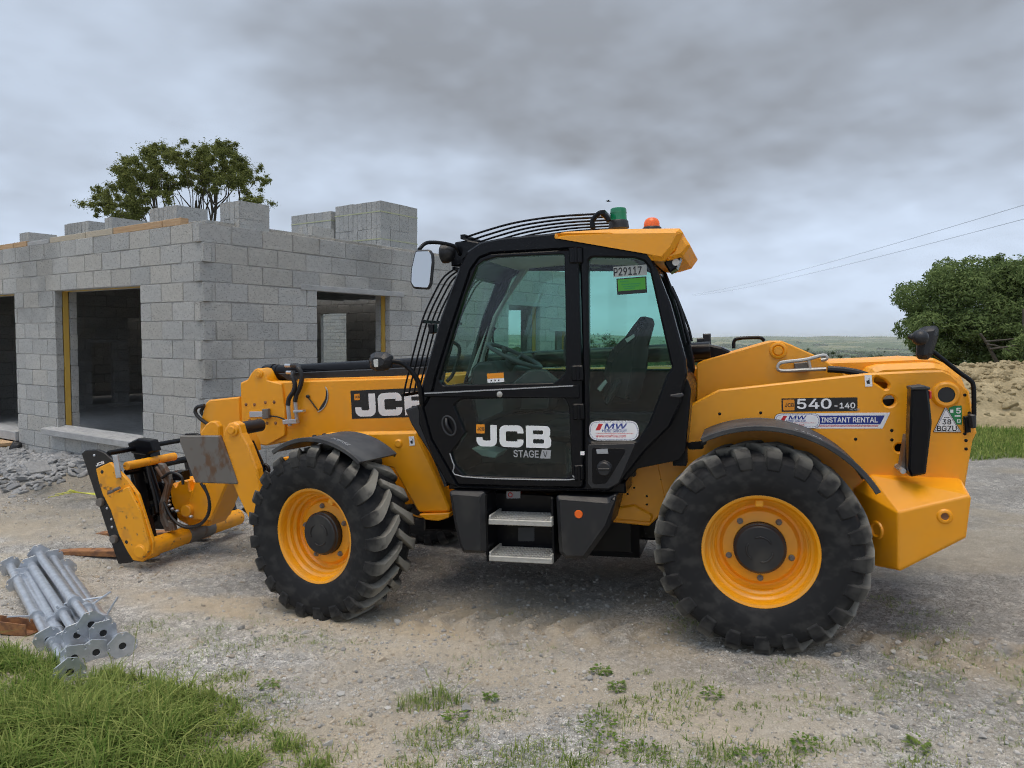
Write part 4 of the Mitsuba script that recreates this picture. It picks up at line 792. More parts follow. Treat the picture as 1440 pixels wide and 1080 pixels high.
for i, (q, v) in enumerate((([(3.720,1.687),(3.603,1.687),(3.547,1.654),(3.529,1.595),(3.545,1.522),(3.585,1.450),(3.602,1.392)], .10), ([(3.709,1.628),(3.642,1.627),(3.602,1.590),(3.585,1.538),(3.599,1.480),(3.644,1.422),(3.658,1.364)], .12))):
    pts = np.insert(sm(q, 5), 1, np.concatenate([np.linspace(-.05, v, 10), np.full(21, v)]), 1); part('boom_hose', tube(pts, .019, 9), 'hose_rubber')
    e = q[0]; part('hose_fitting', cyl((e[0] + .06, -.06, e[1] + .002), (e[0] - .01, -.04, e[1]), .016, 10), 'galvanised')
    e = q[-1]; part('hose_fitting', cyl((e[0], v, e[1] + .01), (e[0] - .005, v - .01, e[1] - .17), .0165, 10), 'galvanised')
pv('hose_clamp', [(3.710,1.244),(3.586,1.250),(3.581,1.215),(3.709,1.208)], .076, .13, 'galvanised', .003)
pv('hose_clamp', [(3.609,1.323),(3.518,1.325),(3.517,1.308),(3.607,1.303)], .076, .13, 'galvanised', .003)
# load indicator arc and pointer
arc = np.array([(3.343,1.507),(3.325,1.473),(3.325,1.415),(3.350,1.357),(3.385,1.321),(3.422,1.302)]); arci = np.array([(3.343,1.507),(3.338,1.473),(3.348,1.415),(3.376,1.372),(3.400,1.340),(3.422,1.302)])
part('angle_gauge', prism(np.vstack([sm(arc, 4), sm(arci, 4)[::-1][1:-1]]), .051, .056, .001), 'decal_black', 30); part('gauge_scale', tube(np.insert(sm(arc, 4), 1, .055, 1), .005, 6), 'steel_bare')
part('gauge_pointer', tube(np.insert(np.array([(3.508,1.432),(3.418,1.317)]), 1, .062, 1), .006, 6), 'decal_black'); part('gauge_pivot', join([ico((*[(3.505,1.432)][0][:1], .062, [(3.505,1.432)][0][1]), (.018, .012, .014))]), 'decal_black')
# maker's panel on the boom
a = [(3.113,1.244),(2.548,1.259),(3.115,1.473)]; Wd, Hd = (a[0][0] - a[1][0]) * 1.35, a[2][1] - a[0][1]; h = Hd * .80
L2 = jcb(h); bd = badge(Hd * .22)
decal('boom_panel', [('panel', flat([(0, 0), (Wd, 0), (Wd, Hd), (0, Hd)], .001), 'decal_black'), ('letters', move(L2, (Hd * .15, Hd * .07, .0012)), 'decal_white'), ('badge', move(bd[0], (Hd * .14, Hd * .66, .003)), 'decal_orange'), ('badge_mark', move(bd[1], (Hd * .14, Hd * .66, .0032)), 'decal_black')], a[0][0], BH + .001, a[0][1], 1.4, 'black panel with white maker lettering on the boom')
# boom extension and head going forward and down
pv('boom_inner', [(4.204,1.433),(4.517,1.409),(4.555,1.381),(4.619,1.223),(4.635,1.114),(4.471,1.099),(4.203,1.069)], BR_ + .05, 0.0, 'paint_yellow', .012)
pv('boom_head', [(4.553,1.402),(4.191,1.432),(4.215,0.999),(4.304,0.826),(4.438,0.582),(4.575,0.334),(4.780,0.345),(4.802,0.503),(4.705,0.733),(4.636,1.030),(4.593,1.238)], -.30, -.02, 'paint_yellow', .015, .02)
for i, q in enumerate(([(4.549,1.364),(4.624,1.349),(4.648,1.311),(4.611,1.256),(4.514,1.194)], [(4.569,1.349),(4.606,1.334),(4.626,1.303),(4.592,1.264),(4.503,1.217)])): part('head_hose', tube(np.insert(sm(q, 5), 1, .02 - .05 * i, 1), .016, 8), 'hose_rubber')
for i, q in enumerate(([(4.545,0.702),(4.481,0.601),(4.473,0.464),(4.555,0.358),(4.700,0.318),(4.842,0.365),(4.937,0.502)], [(4.495,0.694),(4.447,0.567),(4.471,0.430),(4.577,0.336),(4.720,0.324),(4.839,0.400),(4.914,0.537)])): part('head_hose', tube(np.insert(sm(q, 5), 1, .12 + .03 * i, 1), .013, 8), 'hose_rubber')
# ---- stabiliser on the near side
pv('stabiliser_leg', [(3.809,1.150),(3.782,1.231),(3.745,1.283),(3.697,1.297),(3.651,1.275),(3.634,1.209),(3.583,1.122),(3.516,0.946),(3.479,0.698),(3.478,0.551),(3.507,0.484),(3.574,0.503),(3.697,0.751),(3.773,0.928)], .70, .78, 'paint_yellow', .010, .02)
pv('stabiliser_lug', [(4.228,1.176),(4.167,1.247),(4.120,1.273),(4.074,1.270),(4.043,1.231),(4.043,1.098),(4.179,1.050)], .44, .50, 'paint_yellow', .010, .02)
q = [(3.701,1.236)][0]; part('stabiliser_pin', lathe([(0, .032), (.026, .032), (.03, .02), (.045, .016), (.048, 0)], 22, (q[0], .78, q[1])), 'paint_yellow'); part('stabiliser_roller', cyl((q[0], .45, q[1]), (q[0], .70, q[1]), .050, 20), 'plastic_black')
fp_ = np.array([(4.173,1.193),(3.812,1.194),(3.784,1.138),(3.678,0.832),(4.052,0.836),(4.171,1.135)])
pv('stabiliser_foot', fp_, .765, .80, 'steel_worn', .010, .01)
pv('foot_rib', [(3.831,1.135),(3.757,1.209),(3.685,0.959),(3.709,0.840)], .66, .765, 'paint_worn', .006)
pv('stabiliser_foot', np.array([(5.145,1.053),(4.699,1.055),(4.664,0.985),(4.532,0.607),(4.996,0.613),(5.143,0.983)]), -.40, -.36, 'steel_worn', .010, .01) if False else None
pv('stabiliser_bracket', [(3.871,1.155),(3.822,1.210),(3.765,1.093),(3.760,1.031),(3.849,1.045)], .36, .46, 'paint_yellow', .006)
part('stabiliser_cylinder', cyl((*[(3.778,1.102)][0][:1], .51, [(3.778,1.102)][0][1]), (*[(3.619,0.765)][0][:1], .51, [(3.619,0.765)][0][1]), .05, 16), 'paint_black')
part('front_hose', tube(np.insert(sm([(3.729,0.945),(3.632,0.931),(3.608,0.885),(3.664,0.837),(3.684,0.791)], 5), 1, .50, 1), .014, 8), 'hose_rubber')
part('front_hose', tube(np.insert(sm([(3.778,0.972),(3.692,0.896),(3.652,0.819),(3.718,0.755)], 5), 1, .45, 1), .014, 8), 'hose_rubber')
pv('nose_crossmember', [(3.972,0.547),(3.727,0.681),(3.590,0.903),(3.519,0.904),(3.537,0.561),(3.742,0.396)], -.5, .38, 'paint_black', .01)
# ---- fork carriage
CV = .45
pv('carriage_plate', [(5.502,0.991),(5.457,1.020),(5.335,1.025),(5.254,0.997),(5.176,0.939),(5.120,0.848),(5.011,0.649),(4.878,0.152),(5.046,0.069),(5.178,0.050)], .385, .42, 'decal_black', .004, .006)
a = [(5.350,0.881),(5.229,0.913)]; decal('carriage_lettering', [('letters', jcb(.026), 'decal_white')], a[0][0], .421, a[0][1], 17)
pv('carriage_side', [(5.329,0.866),(5.176,0.925),(5.091,0.853),(5.014,0.791),(4.902,0.658),(4.776,0.265),(4.791,0.165),(4.896,0.090),(4.996,0.101),(5.055,0.182),(5.128,0.313),(5.196,0.516),(5.270,0.645),(5.304,0.749)], .42, .452, 'paint_worn', .006, .012)
pv('carriage_side', [(5.138,0.661),(5.054,0.697),(4.971,0.731),(4.865,0.537),(4.789,0.244),(4.798,0.194),(4.862,0.125),(4.931,0.138),(4.986,0.219),(5.056,0.365)], .452, .485, 'paint_worn', .006, .02)
q = [(4.881,0.190)][0]; part('carriage_boss', lathe([(0, .012), (.045, .012), (.05, .006), (.058, .004), (.06, 0)], 26, (q[0], .485, q[1])), 'paint_worn')
for q in [(5.261,0.842),(5.048,0.253)]: part('carriage_hole_disc', disc((q[0], .4525, q[1]), .016, .001), 'decal_black')  # flat black discs paint the dark of two holes; the plate is uncut
for q in [(5.360,0.977),(5.256,0.527),(5.217,0.435),(5.215,0.368)]: part('carriage_bolt', ico((q[0], .425, q[1]), (.012, .010, .012), 1), 'galvanised', False)
for q in [(5.319,0.579),(5.197,0.267)]: part('carriage_roller', lathe([(0, .03), (.032, .03), (.036, .02), (.036, 0)], 16, (q[0], .42, q[1])), 'steel_worn')
for q in [(5.082,0.707),(5.145,0.680)]: part('lock_pin', cyl((q[0] + .02, .49, q[1] - .006), (q[0] - .03, .49, q[1] + .012), .013, 10), 'steel_worn')
def cross(name, pt, v0, v1, r, bsdf, n=18): part(name, cyl((pt[0], v1, pt[1]), (pt[0], v0, pt[1]), r, n, .004), bsdf, 35)
cross('carriage_tube', [(4.909,0.184)][0], -.85, .42, .078, 'paint_worn', 24)
q = [(4.909,0.184)][0]; part('tube_sleeve', cyl((q[0], -.08, q[1]), (q[0], -.42, q[1]), .083, 24, .004), 'steel_worn'); part('tube_sleeve', cyl((q[0], .30, q[1]), (q[0], .40, q[1]), .088, 24, .004), 'paint_worn')
cross('carriage_rod', [(5.234,0.994)][0], -.75, .40, .022, 'paint_black')
cross('carriage_cylinder', [(5.077,0.882)][0], -.20, .38, .036, 'paint_worn')
cross('carriage_cylinder', [(5.153,0.819)][0], -.70, .30, .030, 'paint_black')
pv('carriage_bracket', [(5.129,0.984),(5.081,0.993),(5.053,0.802),(5.105,0.793)], .455, .47, 'galvanised', .003)
pv('carriage_plate', [(5.591,0.989),(5.518,1.029),(5.351,1.049),(5.260,1.010),(5.256,0.694),(5.319,0.416),(5.527,0.491)], -.80, -.765, 'decal_black', .004) if False else None
part('carriage_plate', prism(np.array([(5.457,1.020),(5.335,1.025),(5.254,0.997),(5.120,0.848),(5.011,0.649),(4.878,0.152),(5.046,0.069),(5.178,0.050)]), -.84, -.80, .004), 'decal_black', 30)
# tilt assembly in the middle of the carriage
pv('tilt_bracket', [(5.313,1.033),(5.264,1.060),(5.200,1.051),(5.151,0.981),(5.065,0.823),(5.069,0.435),(5.163,0.289),(5.247,0.322),(5.258,0.821),(5.309,0.962)], -.02, .06, 'paint_black', .008, .01)
pv('tilt_bracket', [(5.338,1.014),(5.292,1.050),(5.228,1.032),(5.200,0.960),(5.177,0.798),(5.265,0.797)], -.16, -.08, 'paint_black', .008, .01)
part('tilt_cylinder', tube(np.insert(np.array([(5.124,0.874),(4.982,0.448)]), 1, .10, 1), .038, 16), 'paint_black'); part('tilt_rod', tube(np.insert(np.array([(4.982,0.836),(4.876,0.699),(4.944,0.454),(4.890,0.316)]), 1, .14, 1), .018, 10), 'steel_worn')
for a, b in [(4.797,0.757),(5.165,0.566),(5.109,0.444),(5.224,0.635)]: part('tilt_valve', box((a - .05, .0, b - .04), (a + .05, .12, b + .04), .01), 'paint_black', False)
for q in ([(5.263,0.648),(5.214,0.578),(5.177,0.491),(5.129,0.404),(5.070,0.335)], [(5.076,0.898),(5.044,0.741),(5.002,0.584),(4.979,0.444)], [(4.918,0.743),(4.811,0.797),(4.710,0.764),(4.694,0.695)]): part('carriage_hose', tube(np.insert(sm(q, 4), 1, .16, 1), .012, 8), 'hose_rubber')
for q in ([(5.317,0.672),(5.016,0.678),(5.003,0.546),(5.304,0.538)], [(5.323,0.524),(5.011,0.533),(5.008,0.408),(5.299,0.390)], [(5.270,0.386),(4.991,0.404),(5.032,0.261),(5.225,0.253)]): pv('manifold_block', q, -.14, .03, 'paint_black', .014, .012)
for q in [(5.195,0.626),(5.058,0.603),(5.151,0.477),(5.035,0.471),(5.139,0.344)]: part('valve_spool', cyl((q[0], -.02, q[1]), (q[0], .065, q[1]), .020, 12, .004), 'hose_rubber')
pv('tilt_arm', [(4.971,0.872),(4.909,0.864),(4.830,0.736),(4.841,0.701),(4.922,0.491),(4.899,0.370),(4.838,0.355),(4.821,0.286),(4.926,0.273),(4.972,0.368),(4.977,0.507),(4.887,0.718)], .10, .145, 'steel_worn', .006, .008)
pv('hitch_body', [(4.882,0.713),(4.738,0.662),(4.557,0.560),(4.544,0.419),(4.656,0.273),(4.867,0.265),(4.992,0.315),(5.029,0.404)], -.34, -.10, 'paint_yellow', .014, .02)
pv('rod_bracket', [(5.305,1.039),(5.195,1.084),(5.048,1.067),(5.012,0.972),(5.120,0.936),(5.268,0.952)], .02, .12, 'paint_black', .012, .01)
pv('quick_hitch', [(5.016,0.630),(4.971,0.666),(4.941,0.631),(4.917,0.676),(4.863,0.704),(4.811,0.687),(4.796,0.599),(4.699,0.637),(4.600,0.569),(4.627,0.462),(4.770,0.334),(4.946,0.381),(5.003,0.487)], -.22, -.04, 'paint_yellow', .012, .006)
part('hitch_pin', cyl((*[(4.796,0.432)][0][:1], -.1, [(4.796,0.432)][0][1]), (*[(4.796,0.432)][0][:1], .03, [(4.796,0.432)][0][1]), .052, 20, .006), 'paint_yellow')
for q in [(4.954,0.522),(4.916,0.453),(4.865,0.437),(4.722,0.392),(4.946,0.487)]: part('hydraulic_fitting', ico((q[0], .05, q[1]), (.018, .022, .014), 1), 'galvanised', False)
def fork(v, poly):
    part('fork', prism(poly[:5], v - .06, v + .06, .004), 'rust', 30); part('fork_shank', prism([(5.025, .116), (5.075, .116), (5.20, .80), (5.16, .80)], v - .06, v + .06, .004), 'decal_black', 30)
fork(.16, [(5.02, .05), (6.16, .030), (6.18, .045), (5.9, .075), (5.05, .115)]); fork(-.52, [(5.02, .05), (6.42, .030), (6.44, .045), (6.0, .075), (5.05, .115)])
# ---- mudguards
def arcband(uc, wc_, R, a0, a1, t, n=26):
    a = np.radians(np.linspace(a0, a1, n)); o = np.stack([uc + R * np.cos(a), wc_ + R * np.sin(a)], 1); i_ = np.stack([uc + (R - t) * np.cos(a), wc_ + (R - t) * np.sin(a)], 1); return np.vstack([o, i_[::-1]])
def guard(uc, wc_, R, a0, a1, v0, v1, steer, lip=.030):
    ms = [prism(arcband(uc, wc_, R, a0, a1, .012), v0, v1, .003), prism(arcband(uc, wc_, R + .004, a0, a1, lip), v1 - .008, v1 + .010, .004), prism(arcband(uc, wc_, R + .002, a0, a1, lip), v0 - .006, v0 + .008, .003)]
    return rot(join(ms), [0, 0, 1], steer, (uc, 1.13, 0))
part('mudguard', guard(2.847, .545, .675, 58, 128, .74, 1.12, STEER), 'plastic_grey', 40, 'grey front mudguard with chalked tyre pressure')
part('mudguard', guard(0.0, .585, .705, 62, 146, .66, 1.15, 0), 'plastic_grey', 40, 'grey rear mudguard with chalked tyre pressure') if False else part('mudguard', guard(0.0, .585, .715, 64, 150, .68, 1.15, 0), 'plastic_grey', 40, 'grey rear mudguard with chalked tyre pressure')
for t in (72, 80): 
    a = math.radians(t)
    for v in (.86, .96): part('mudguard_bolt', rot(ico((2.847 + .677 * math.cos(a), v, .545 + .677 * math.sin(a)), (.016, .016, .008), 1), [0, 0, 1], STEER, (2.847, 1.13, 0)), 'paint_black', False)
part('mudguard_stay', cyl((.30, .6, 1.20), (.30, 1.1, 1.20), .016, 10), 'paint_black'); part('mudguard_stay', join([cyl((2.85, .55, 1.02), (2.85, .7, 1.17), .02, 8), cyl((2.85, .70, 1.17), (2.85, 1.05, 1.20), .016, 8), cyl((-.45, .6, 1.12), (-.45, 1.1, 1.12), .016, 8)]), 'paint_black')
# ---- rear body
BODY = [(0.408,1.377),(0.360,1.404),(0.225,1.475),(-0.631,1.561),(-0.906,1.570),(-1.033,1.571),(-1.079,1.546),(-1.168,1.448),(-1.207,1.204),(-1.204,1.204)] + [(-1.185, 1.16), (-1.14, .86), (-1.0, .60), (-.2, .52), (.55, .62), (.62, 1.02)]
body_holes = [rnd([(-0.667,1.527),(-0.681,1.542),(-0.728,1.519),(-0.750,1.492),(-0.744,1.468),(-0.725,1.465),(-0.693,1.490),(-0.669,1.508)], .006), np.array([(c[0] + .034 * math.cos(t), c[1] + .034 * math.sin(t)) for c in [[(-0.750,1.396)][0]] for t in np.linspace(0, 2 * math.pi, 17)[:-1]]), np.array([(c[0] + .026 * math.cos(t), c[1] + .026 * math.sin(t)) for c in [[(-0.802,1.117)][0]] for t in np.linspace(0, 2 * math.pi, 17)[:-1]])]
part('rear_side_panel', prism(BODY, .60, .66, .010, body_holes), 'paint_yellow', 30)
part('rear_inner_body', box((-1.05, .12, .62), (-.05, .56, 1.42), .02), 'paint_black', False)
part('tail_panel', box((-1.165, -.95, .62), (-1.06, .60, 1.45), .02), 'paint_yellow', False)
HUMP = [(0.381,1.384),(0.376,1.632),(0.334,1.653),(-0.065,1.761),(-0.117,1.773),(-0.170,1.771),(-0.225,1.746),(-0.428,1.643),(-0.581,1.523),(-0.624,1.240),(0.008,1.208),(0.375,1.243)]
pv('pivot_plate', HUMP, .20, .27, 'paint_yellow', .008, .03); pv('pivot_plate', [(u, w) for u, w in [(0.381,1.384),(0.376,1.632),(0.334,1.653),(-0.065,1.761),(-0.117,1.773),(-0.170,1.771),(-0.225,1.746),(-0.428,1.643),(-0.581,1.523),(-0.624,1.240),(0.008,1.208),(0.375,1.243)]], -.52, -.45, 'paint_yellow', .008, .03)
q = [(-0.150,1.706)][0]; part('pivot_pin', join([lathe([(0, .018), (.026, .018), (.030, .012), (.033, .006), (.040, .016), (.052, .012), (.056, 0)], 26, (q[0], .27, q[1]))]), 'paint_yellow')
pv('tail_cover', [(-0.330,1.520),(-0.460,1.624),(-0.743,1.627),(-1.003,1.634),(-1.108,1.628),(-1.196,1.578),(-1.269,1.486),(-1.298,1.370),(-0.955,1.256),(-0.327,1.259)], -.55, .10, 'paint_yellow', .015, .03)
pv('tail_cover_rib', [(-0.675,1.552),(-0.698,1.581),(-0.758,1.599),(-1.050,1.605),(-1.129,1.584),(-1.192,1.528),(-1.220,1.449),(-1.178,1.433),(-0.682,1.503)], .10, .40, 'paint_yellow', .03, .02)
pv('engine_cover', [(0.475,1.752),(0.408,1.768),(0.329,1.762),(0.224,1.735),(0.147,1.695),(0.148,1.614),(0.478,1.622)], -.85, -.45, 'paint_black', .015, .02)
part('cover_handle', tube(np.insert(sm([(0.137,1.721),(0.133,1.778),(0.093,1.797),(-0.011,1.799),(-0.062,1.795),(-0.087,1.771)], 5), 1, -.50, 1), .014, 8), 'paint_black')
part('exhaust_stack', join([box((a - .03, -.8, b - .05), (a + .03, -.72, b + .04), .008) for a, b in [(0.345,1.804),(0.394,1.770)]]), 'plastic_black', False)
for i, q in enumerate(([(0.543,2.163),(0.503,2.101),(0.448,1.906),(0.409,1.785)], [(0.518,2.153),(0.473,2.042),(0.417,1.882),(0.395,1.784)], [(0.522,2.130),(0.473,1.964),(0.431,1.774)])): part('rear_grille_rod', tube(np.insert(sm(q, 4), 1, .30 + .1 * i, 1), .008, 7), 'paint_black')
part('rear_wiper', tube(np.insert(sm([(0.514,2.139),(0.463,2.022),(0.421,1.860),(0.396,1.765)], 4), 1, .60, 1), .010, 7), 'paint_black')
# silver bracket on the hump, hose behind it
br = [(-0.140,1.598),(-0.156,1.624),(-0.196,1.633),(-0.313,1.644),(-0.421,1.669),(-0.440,1.647),(-0.406,1.638)]; part('hose_guide', tube(np.insert(sm(br, 4), 1, .34, 1), .012, 8), 'steel_bare')
part('hose_guide', tube(np.insert(sm([(-0.140,1.598),(-0.149,1.581),(-0.187,1.574),(-0.312,1.578),(-0.436,1.581)], 4), 1, .34, 1), .012, 8), 'steel_bare'); part('hose_guide', tube(np.insert(np.array([(-0.332,1.637),(-0.343,1.577)]), 1, .34, 1), .010, 8), 'steel_bare')
pv('valve_block', [(-0.245,1.621),(-0.331,1.629),(-0.337,1.583),(-0.249,1.585)], .271, .315, 'steel_worn', .004)
part('rear_hose', tube(np.insert(sm([(-0.443,1.580),(-0.527,1.573),(-0.617,1.555),(-0.684,1.531)], 5), 1, .36, 1), .022, 9), 'hose_rubber')
# crease on the side panel and fixings
bolts('panel_bolt', [(0.220,1.325),(-0.025,1.330),(-0.564,1.168),(-0.761,1.221),(-0.761,1.165),(-1.145,1.426),(-1.168,1.322),(-1.144,1.203),(-1.150,1.163),(-1.150,1.114)], .66, .008, .004, 'paint_black')
q = [(-1.046,1.430)][0]; part('cap_surround', lathe([(.045, .02), (.062, .022), (.074, .012), (.078, 0)], 30, (q[0], .66, q[1])), 'paint_yellow'); part('body_cap', disc((q[0], .672, q[1]), .048, .004, 28), 'plastic_black')
# decals on the body
a = [(-0.148,1.336),(-0.576,1.336),(-0.149,1.418)]; Wd, Hd = a[0][0] - a[1][0], a[2][1] - a[0][1]; bd = badge(Hd * .80)
decal('model_panel', [('panel', flat([(0, 0), (Wd, 0), (Wd, Hd), (0, Hd)], .001), 'decal_black'), ('badge', move(bd[0], (Hd * .1, Hd * .1, .001)), 'decal_orange'), ('badge_mark', move(bd[1], (Hd * .1, Hd * .1, .001)), 'decal_black'),
      ('digits', move(text('540', Hd * .70, True, .001, 1.36), (Hd * 1.08, Hd * .22, .001)), 'decal_white'), ('digits', move(text('-140', Hd * .38, True, .001, 1.12), (Hd * 3.66, Hd * .22, .001)), 'decal_white'), ('small_text', move(text('HI VIZ', Hd * .11, True, .0008, 1.4), (Hd * 4.7, Hd * .06, .001)), 'decal_grey')], a[0][0], .661, a[0][1], .3, 'black model number panel reading 540-140')
a = [(-0.106,1.233),(-0.711,1.230),(-0.107,1.327),(-0.751,1.322)]; Wd, Hd = a[0][0] - a[1][0], a[2][1] - a[0][1]; ov = hire(Hd * 2.75, Hd * .94)
decal('hire_strip', [('strip', flat([(Hd * .4, 0), (Wd, 0), (Wd + Hd * .45, Hd), (Hd * .4, Hd)], .001), 'decal_white'), ('blue_band', move(flat([(Hd * 2.6, Hd * .27), (Wd * .965 + .1 * Hd, Hd * .27), (Wd * .965 + Hd * .36, Hd * .83), (Hd * 2.6, Hd * .83)], .0008), (0, 0, .001)), 'decal_blue'), ('red_rule', move(flat([(Hd * 2.6, Hd * .13), (Wd * .95 + .05 * Hd, Hd * .13), (Wd * .95 + .1 * Hd, Hd * .2), (Hd * 2.6, Hd * .2)], .0008), (0, 0, .001)), 'decal_red'),
      ('slogan', move(text('INSTANT RENTAL', Hd * .31, True, .0008, 0.90), (Hd * 2.85, Hd * .40, .002)), 'decal_white')] + [(n_, move(m_, (0, Hd * .03, .002)), c_) for n_, m_, c_ in ov], a[0][0], .661, a[0][1], 0, 'white, blue and red hire sticker on the rear side panel')
tri = [(-1.045,1.365),(-1.128,1.210),(-0.979,1.212)]; k_ = np.mean(tri, 0); s_ = np.array([[-(u - tri[2][0]), w - tri[2][1]] for u, w in tri]); cen = s_.mean(0)
sub_ = [('face', flat(s_, .001), 'decal_black'), ('inner', move(flat((s_ - cen) * .93 + cen, .0008), (0, 0, .001)), 'decal_white'), ('border', move(flat((s_ - cen) * .86 + cen, .0006, [(s_ - cen) * .81 + cen]), (0, 0, .002)), 'decal_black')]
tw = text('38', .028, True, .0008, 1.0); tw2 = text('BG7U', .028, True, .0008, 1.0)
sub_ += [('figures', move(tw, (cen[0] - tw[0][:, 0].max() / 2, cen[1] - .004, .002)), 'decal_black'), ('figures', move(tw2, (cen[0] - tw2[0][:, 0].max() / 2, cen[1] - .042, .002)), 'decal_black'), ('small_text', move(flat([(cen[0] - .014, cen[1] + .034), (cen[0] + .014, cen[1] + .034), (cen[0] + .014, cen[1] + .038), (cen[0] - .014, cen[1] + .038)], .0006), (0, 0, .002)), 'decal_black')]
decal('plant_triangle', sub_, tri[2][0], .663, tri[2][1], 0, 'white triangle marked 38 BG7U')
a = [(-1.062,1.256),(-1.129,1.256),(-1.062,1.365)]; Wd, Hd = a[0][0] - a[1][0], a[2][1] - a[0][1]
decal('green_plate', [('plate', flat([(0, 0), (Wd, 0), (Wd, Hd), (0, Hd)], .0008), 'decal_green'), ('figure', move(text('5', Hd * .28, True, .0008, 1.2), (Wd * .55, Hd * .6, .001)), 'decal_white'), ('text_line', move(flat([(Wd * .45, Hd * .42), (Wd * .9, Hd * .42), (Wd * .9, Hd * .5), (Wd * .45, Hd * .5)], .0006), (0, 0, .001)), 'decal_white'), ('mark', move(flat([(Wd * .62, Hd * .1), (Wd * .9, Hd * .1), (Wd * .9, Hd * .28), (Wd * .62, Hd * .28)], .0006, [[(Wd * .68, Hd * .14), (Wd * .84, Hd * .14), (Wd * .84, Hd * .24), (Wd * .68, Hd * .24)]]), (0, 0, .001)), 'decal_white'), ('dot', move(flat([(Wd * .1, Hd * .62), (Wd * .34, Hd * .62), (Wd * .34, Hd * .8), (Wd * .1, Hd * .8)], .0006), (0, 0, .001)), 'decal_white')], a[0][0], .6615, a[0][1], 0, 'green plate with a white 5 behind the triangle')
for q in ([(-0.616,1.552),(-0.655,1.551),(-0.658,1.484),(-0.619,1.483)], [(2.316,1.182),(2.276,1.186),(2.271,1.122),(2.311,1.116)]):
    v = .661 if q[0][0] < 1 else .721
    pv('notice_plate', q, v, v + .002, 'decal_white', 0); u, w = np.mean(q, 0); pv('notice_mark', [(u - .008, w - .018), (u + .008, w - .018), (u + .012, w), (u, w + .004), (u - .004, w + .02)], v + .002, v + .003, 'decal_black', 0)
# chalked pressures on the mudguards, arched with the sheet
def chalk(uc, wc_, R, a_mid, v, h, steer):
    m = text('73PSI', h, False, .001, 1.1); x, y, z = m[0].T; x = x - x.max() / 2; th = math.radians(a_mid) + x / R
    p = np.stack([uc + (R + z + .001) * np.cos(th), v - y, wc_ + (R + z + .001) * np.sin(th)], 1); return rot((p, m[1]), [0, 0, 1], steer, (uc, 1.13, 0))
part('chalk_mark', chalk(2.847, .545, .675, 106, 1.06, .035, STEER), 'decal_grey', False); part('chalk_mark', chalk(0, .585, .715, 112, 1.08, .035, 0), 'decal_grey', False)
# counterweight
KV, KF = [], []
low, high = [(-.745, .95, .485), (-1.05, .95, .68), (-1.06, .10, .66), (-.50, .10, .40), (-.575, .66, .44)], None
top_ = [(-.745, .95, .790), (-1.078, .95, .885), (-1.15, .78, .93), (-1.15, .10, .95), (-.50, .10, .95), (-.60, .66, .90)]
import manifold3d as m3
hullpts = np.array([(-.745, .95, .488), (-.745, .95, .790), (-1.078, .95, .885), (-1.055, .95, .680), (-.575, .68, .862), (-.605, .68, .445), (-.655, .68, .935), (-1.10, .70, .922), (-1.13, .05, .92), (-1.11, .05, .62), (-.62, .05, .42), (-.6, .05, .92)])
hm = m3.Manifold.batch_hull([m3.Manifold.sphere(.022, 20).translate((float(a), float(b), float(c))) for a, b, c in hullpts])
km = hm.to_mesh(); part('counterweight', (np.array(km.vert_properties[:, :3]), np.array(km.tri_verts)), 'paint_yellow', 40)
for pc, v, r_ in (([(-0.968,0.784)][0], .972, .030),): part('counterweight_boss', lathe([(.018, .002), (.024, .012), (.034, .010), (.042, 0)], 24, (pc[0], v, pc[1])), 'paint_yellow'); part('counterweight_plug', disc((pc[0], v, pc[1]), .022, .004), 'rust')
nf = np.array([.255, .17, 0]); nf = np.cross([(-.745 + .59), .27, 0], [0, 0, 1.0]); nf = nf / np.linalg.norm(nf); nf = nf if nf[0] > 0 else -nf
cf = np.array([-.672, .823, .665]) + nf * .023; tx = np.cross([0, 0, 1.0], nf)
part('lifting_eye', frame(lathe([(.030, .002), (.040, .014), (.050, .012), (.058, -.004)], 26), tx, nf, Z3, cf), 'paint_yellow'); part('socket_dark_disc', frame(disc((0, 0, 0), .036, .003), tx, nf, Z3, cf), 'paint_black')  # the black disc paints the shade inside the eye
# rear lamp guard, reflector, rear mirror and its arm, cable
pv('lamp_guard', [(-0.821,1.481),(-0.906,1.485),(-0.918,1.374),(-0.925,1.288),(-0.907,1.130),(-0.893,1.003),(-0.818,0.985),(-0.803,1.028),(-0.815,1.331)], .78, .90, 'paint_black', .012, .01)
pv('lamp_guard_cap', [(-0.819,1.492),(-0.883,1.500),(-0.916,1.488),(-0.914,1.474),(-0.821,1.475)], .77, .905, 'plastic_grey', .006, .004)
part('rear_reflector', box((*[(-0.916,1.455)][0][:1], .80, [(-0.916,1.422)][0][1]), ([(-0.916,1.455)][0][0] - .012, .875, [(-0.916,1.465)][0][1]), .003), 'decal_red', False)
pv('lamp_bracket', [(-0.762,1.014),(-0.785,1.030),(-0.812,1.207),(-0.830,1.207),(-0.833,0.971),(-0.804,1.000)], .70, .80, 'steel_worn', .006); part('lamp_pin', cyl((*[(-0.788,1.009)][0][:1], .66, [(-0.788,1.009)][0][1]), (*[(-0.788,1.009)][0][:1], .84, [(-0.788,1.009)][0][1]), .016, 12), 'galvanised')
pv('arm_bracket', [(-1.132,1.305),(-1.163,1.311),(-1.167,1.215),(-1.137,1.211)], .661, .70, 'paint_black', .005); pv('arm_clamp', [(-1.148,1.321),(-1.184,1.323),(-1.186,1.245),(-1.157,1.239)], .68, .74, 'plastic_black', .01, .01)
k = key(f'{TH_}__mirror'); hd = [(-0.892,1.814),(-0.921,1.827),(-0.973,1.831),(-0.988,1.813),(-0.986,1.770),(-0.957,1.663),(-0.930,1.636),(-0.891,1.640),(-0.876,1.661),(-0.881,1.730)]
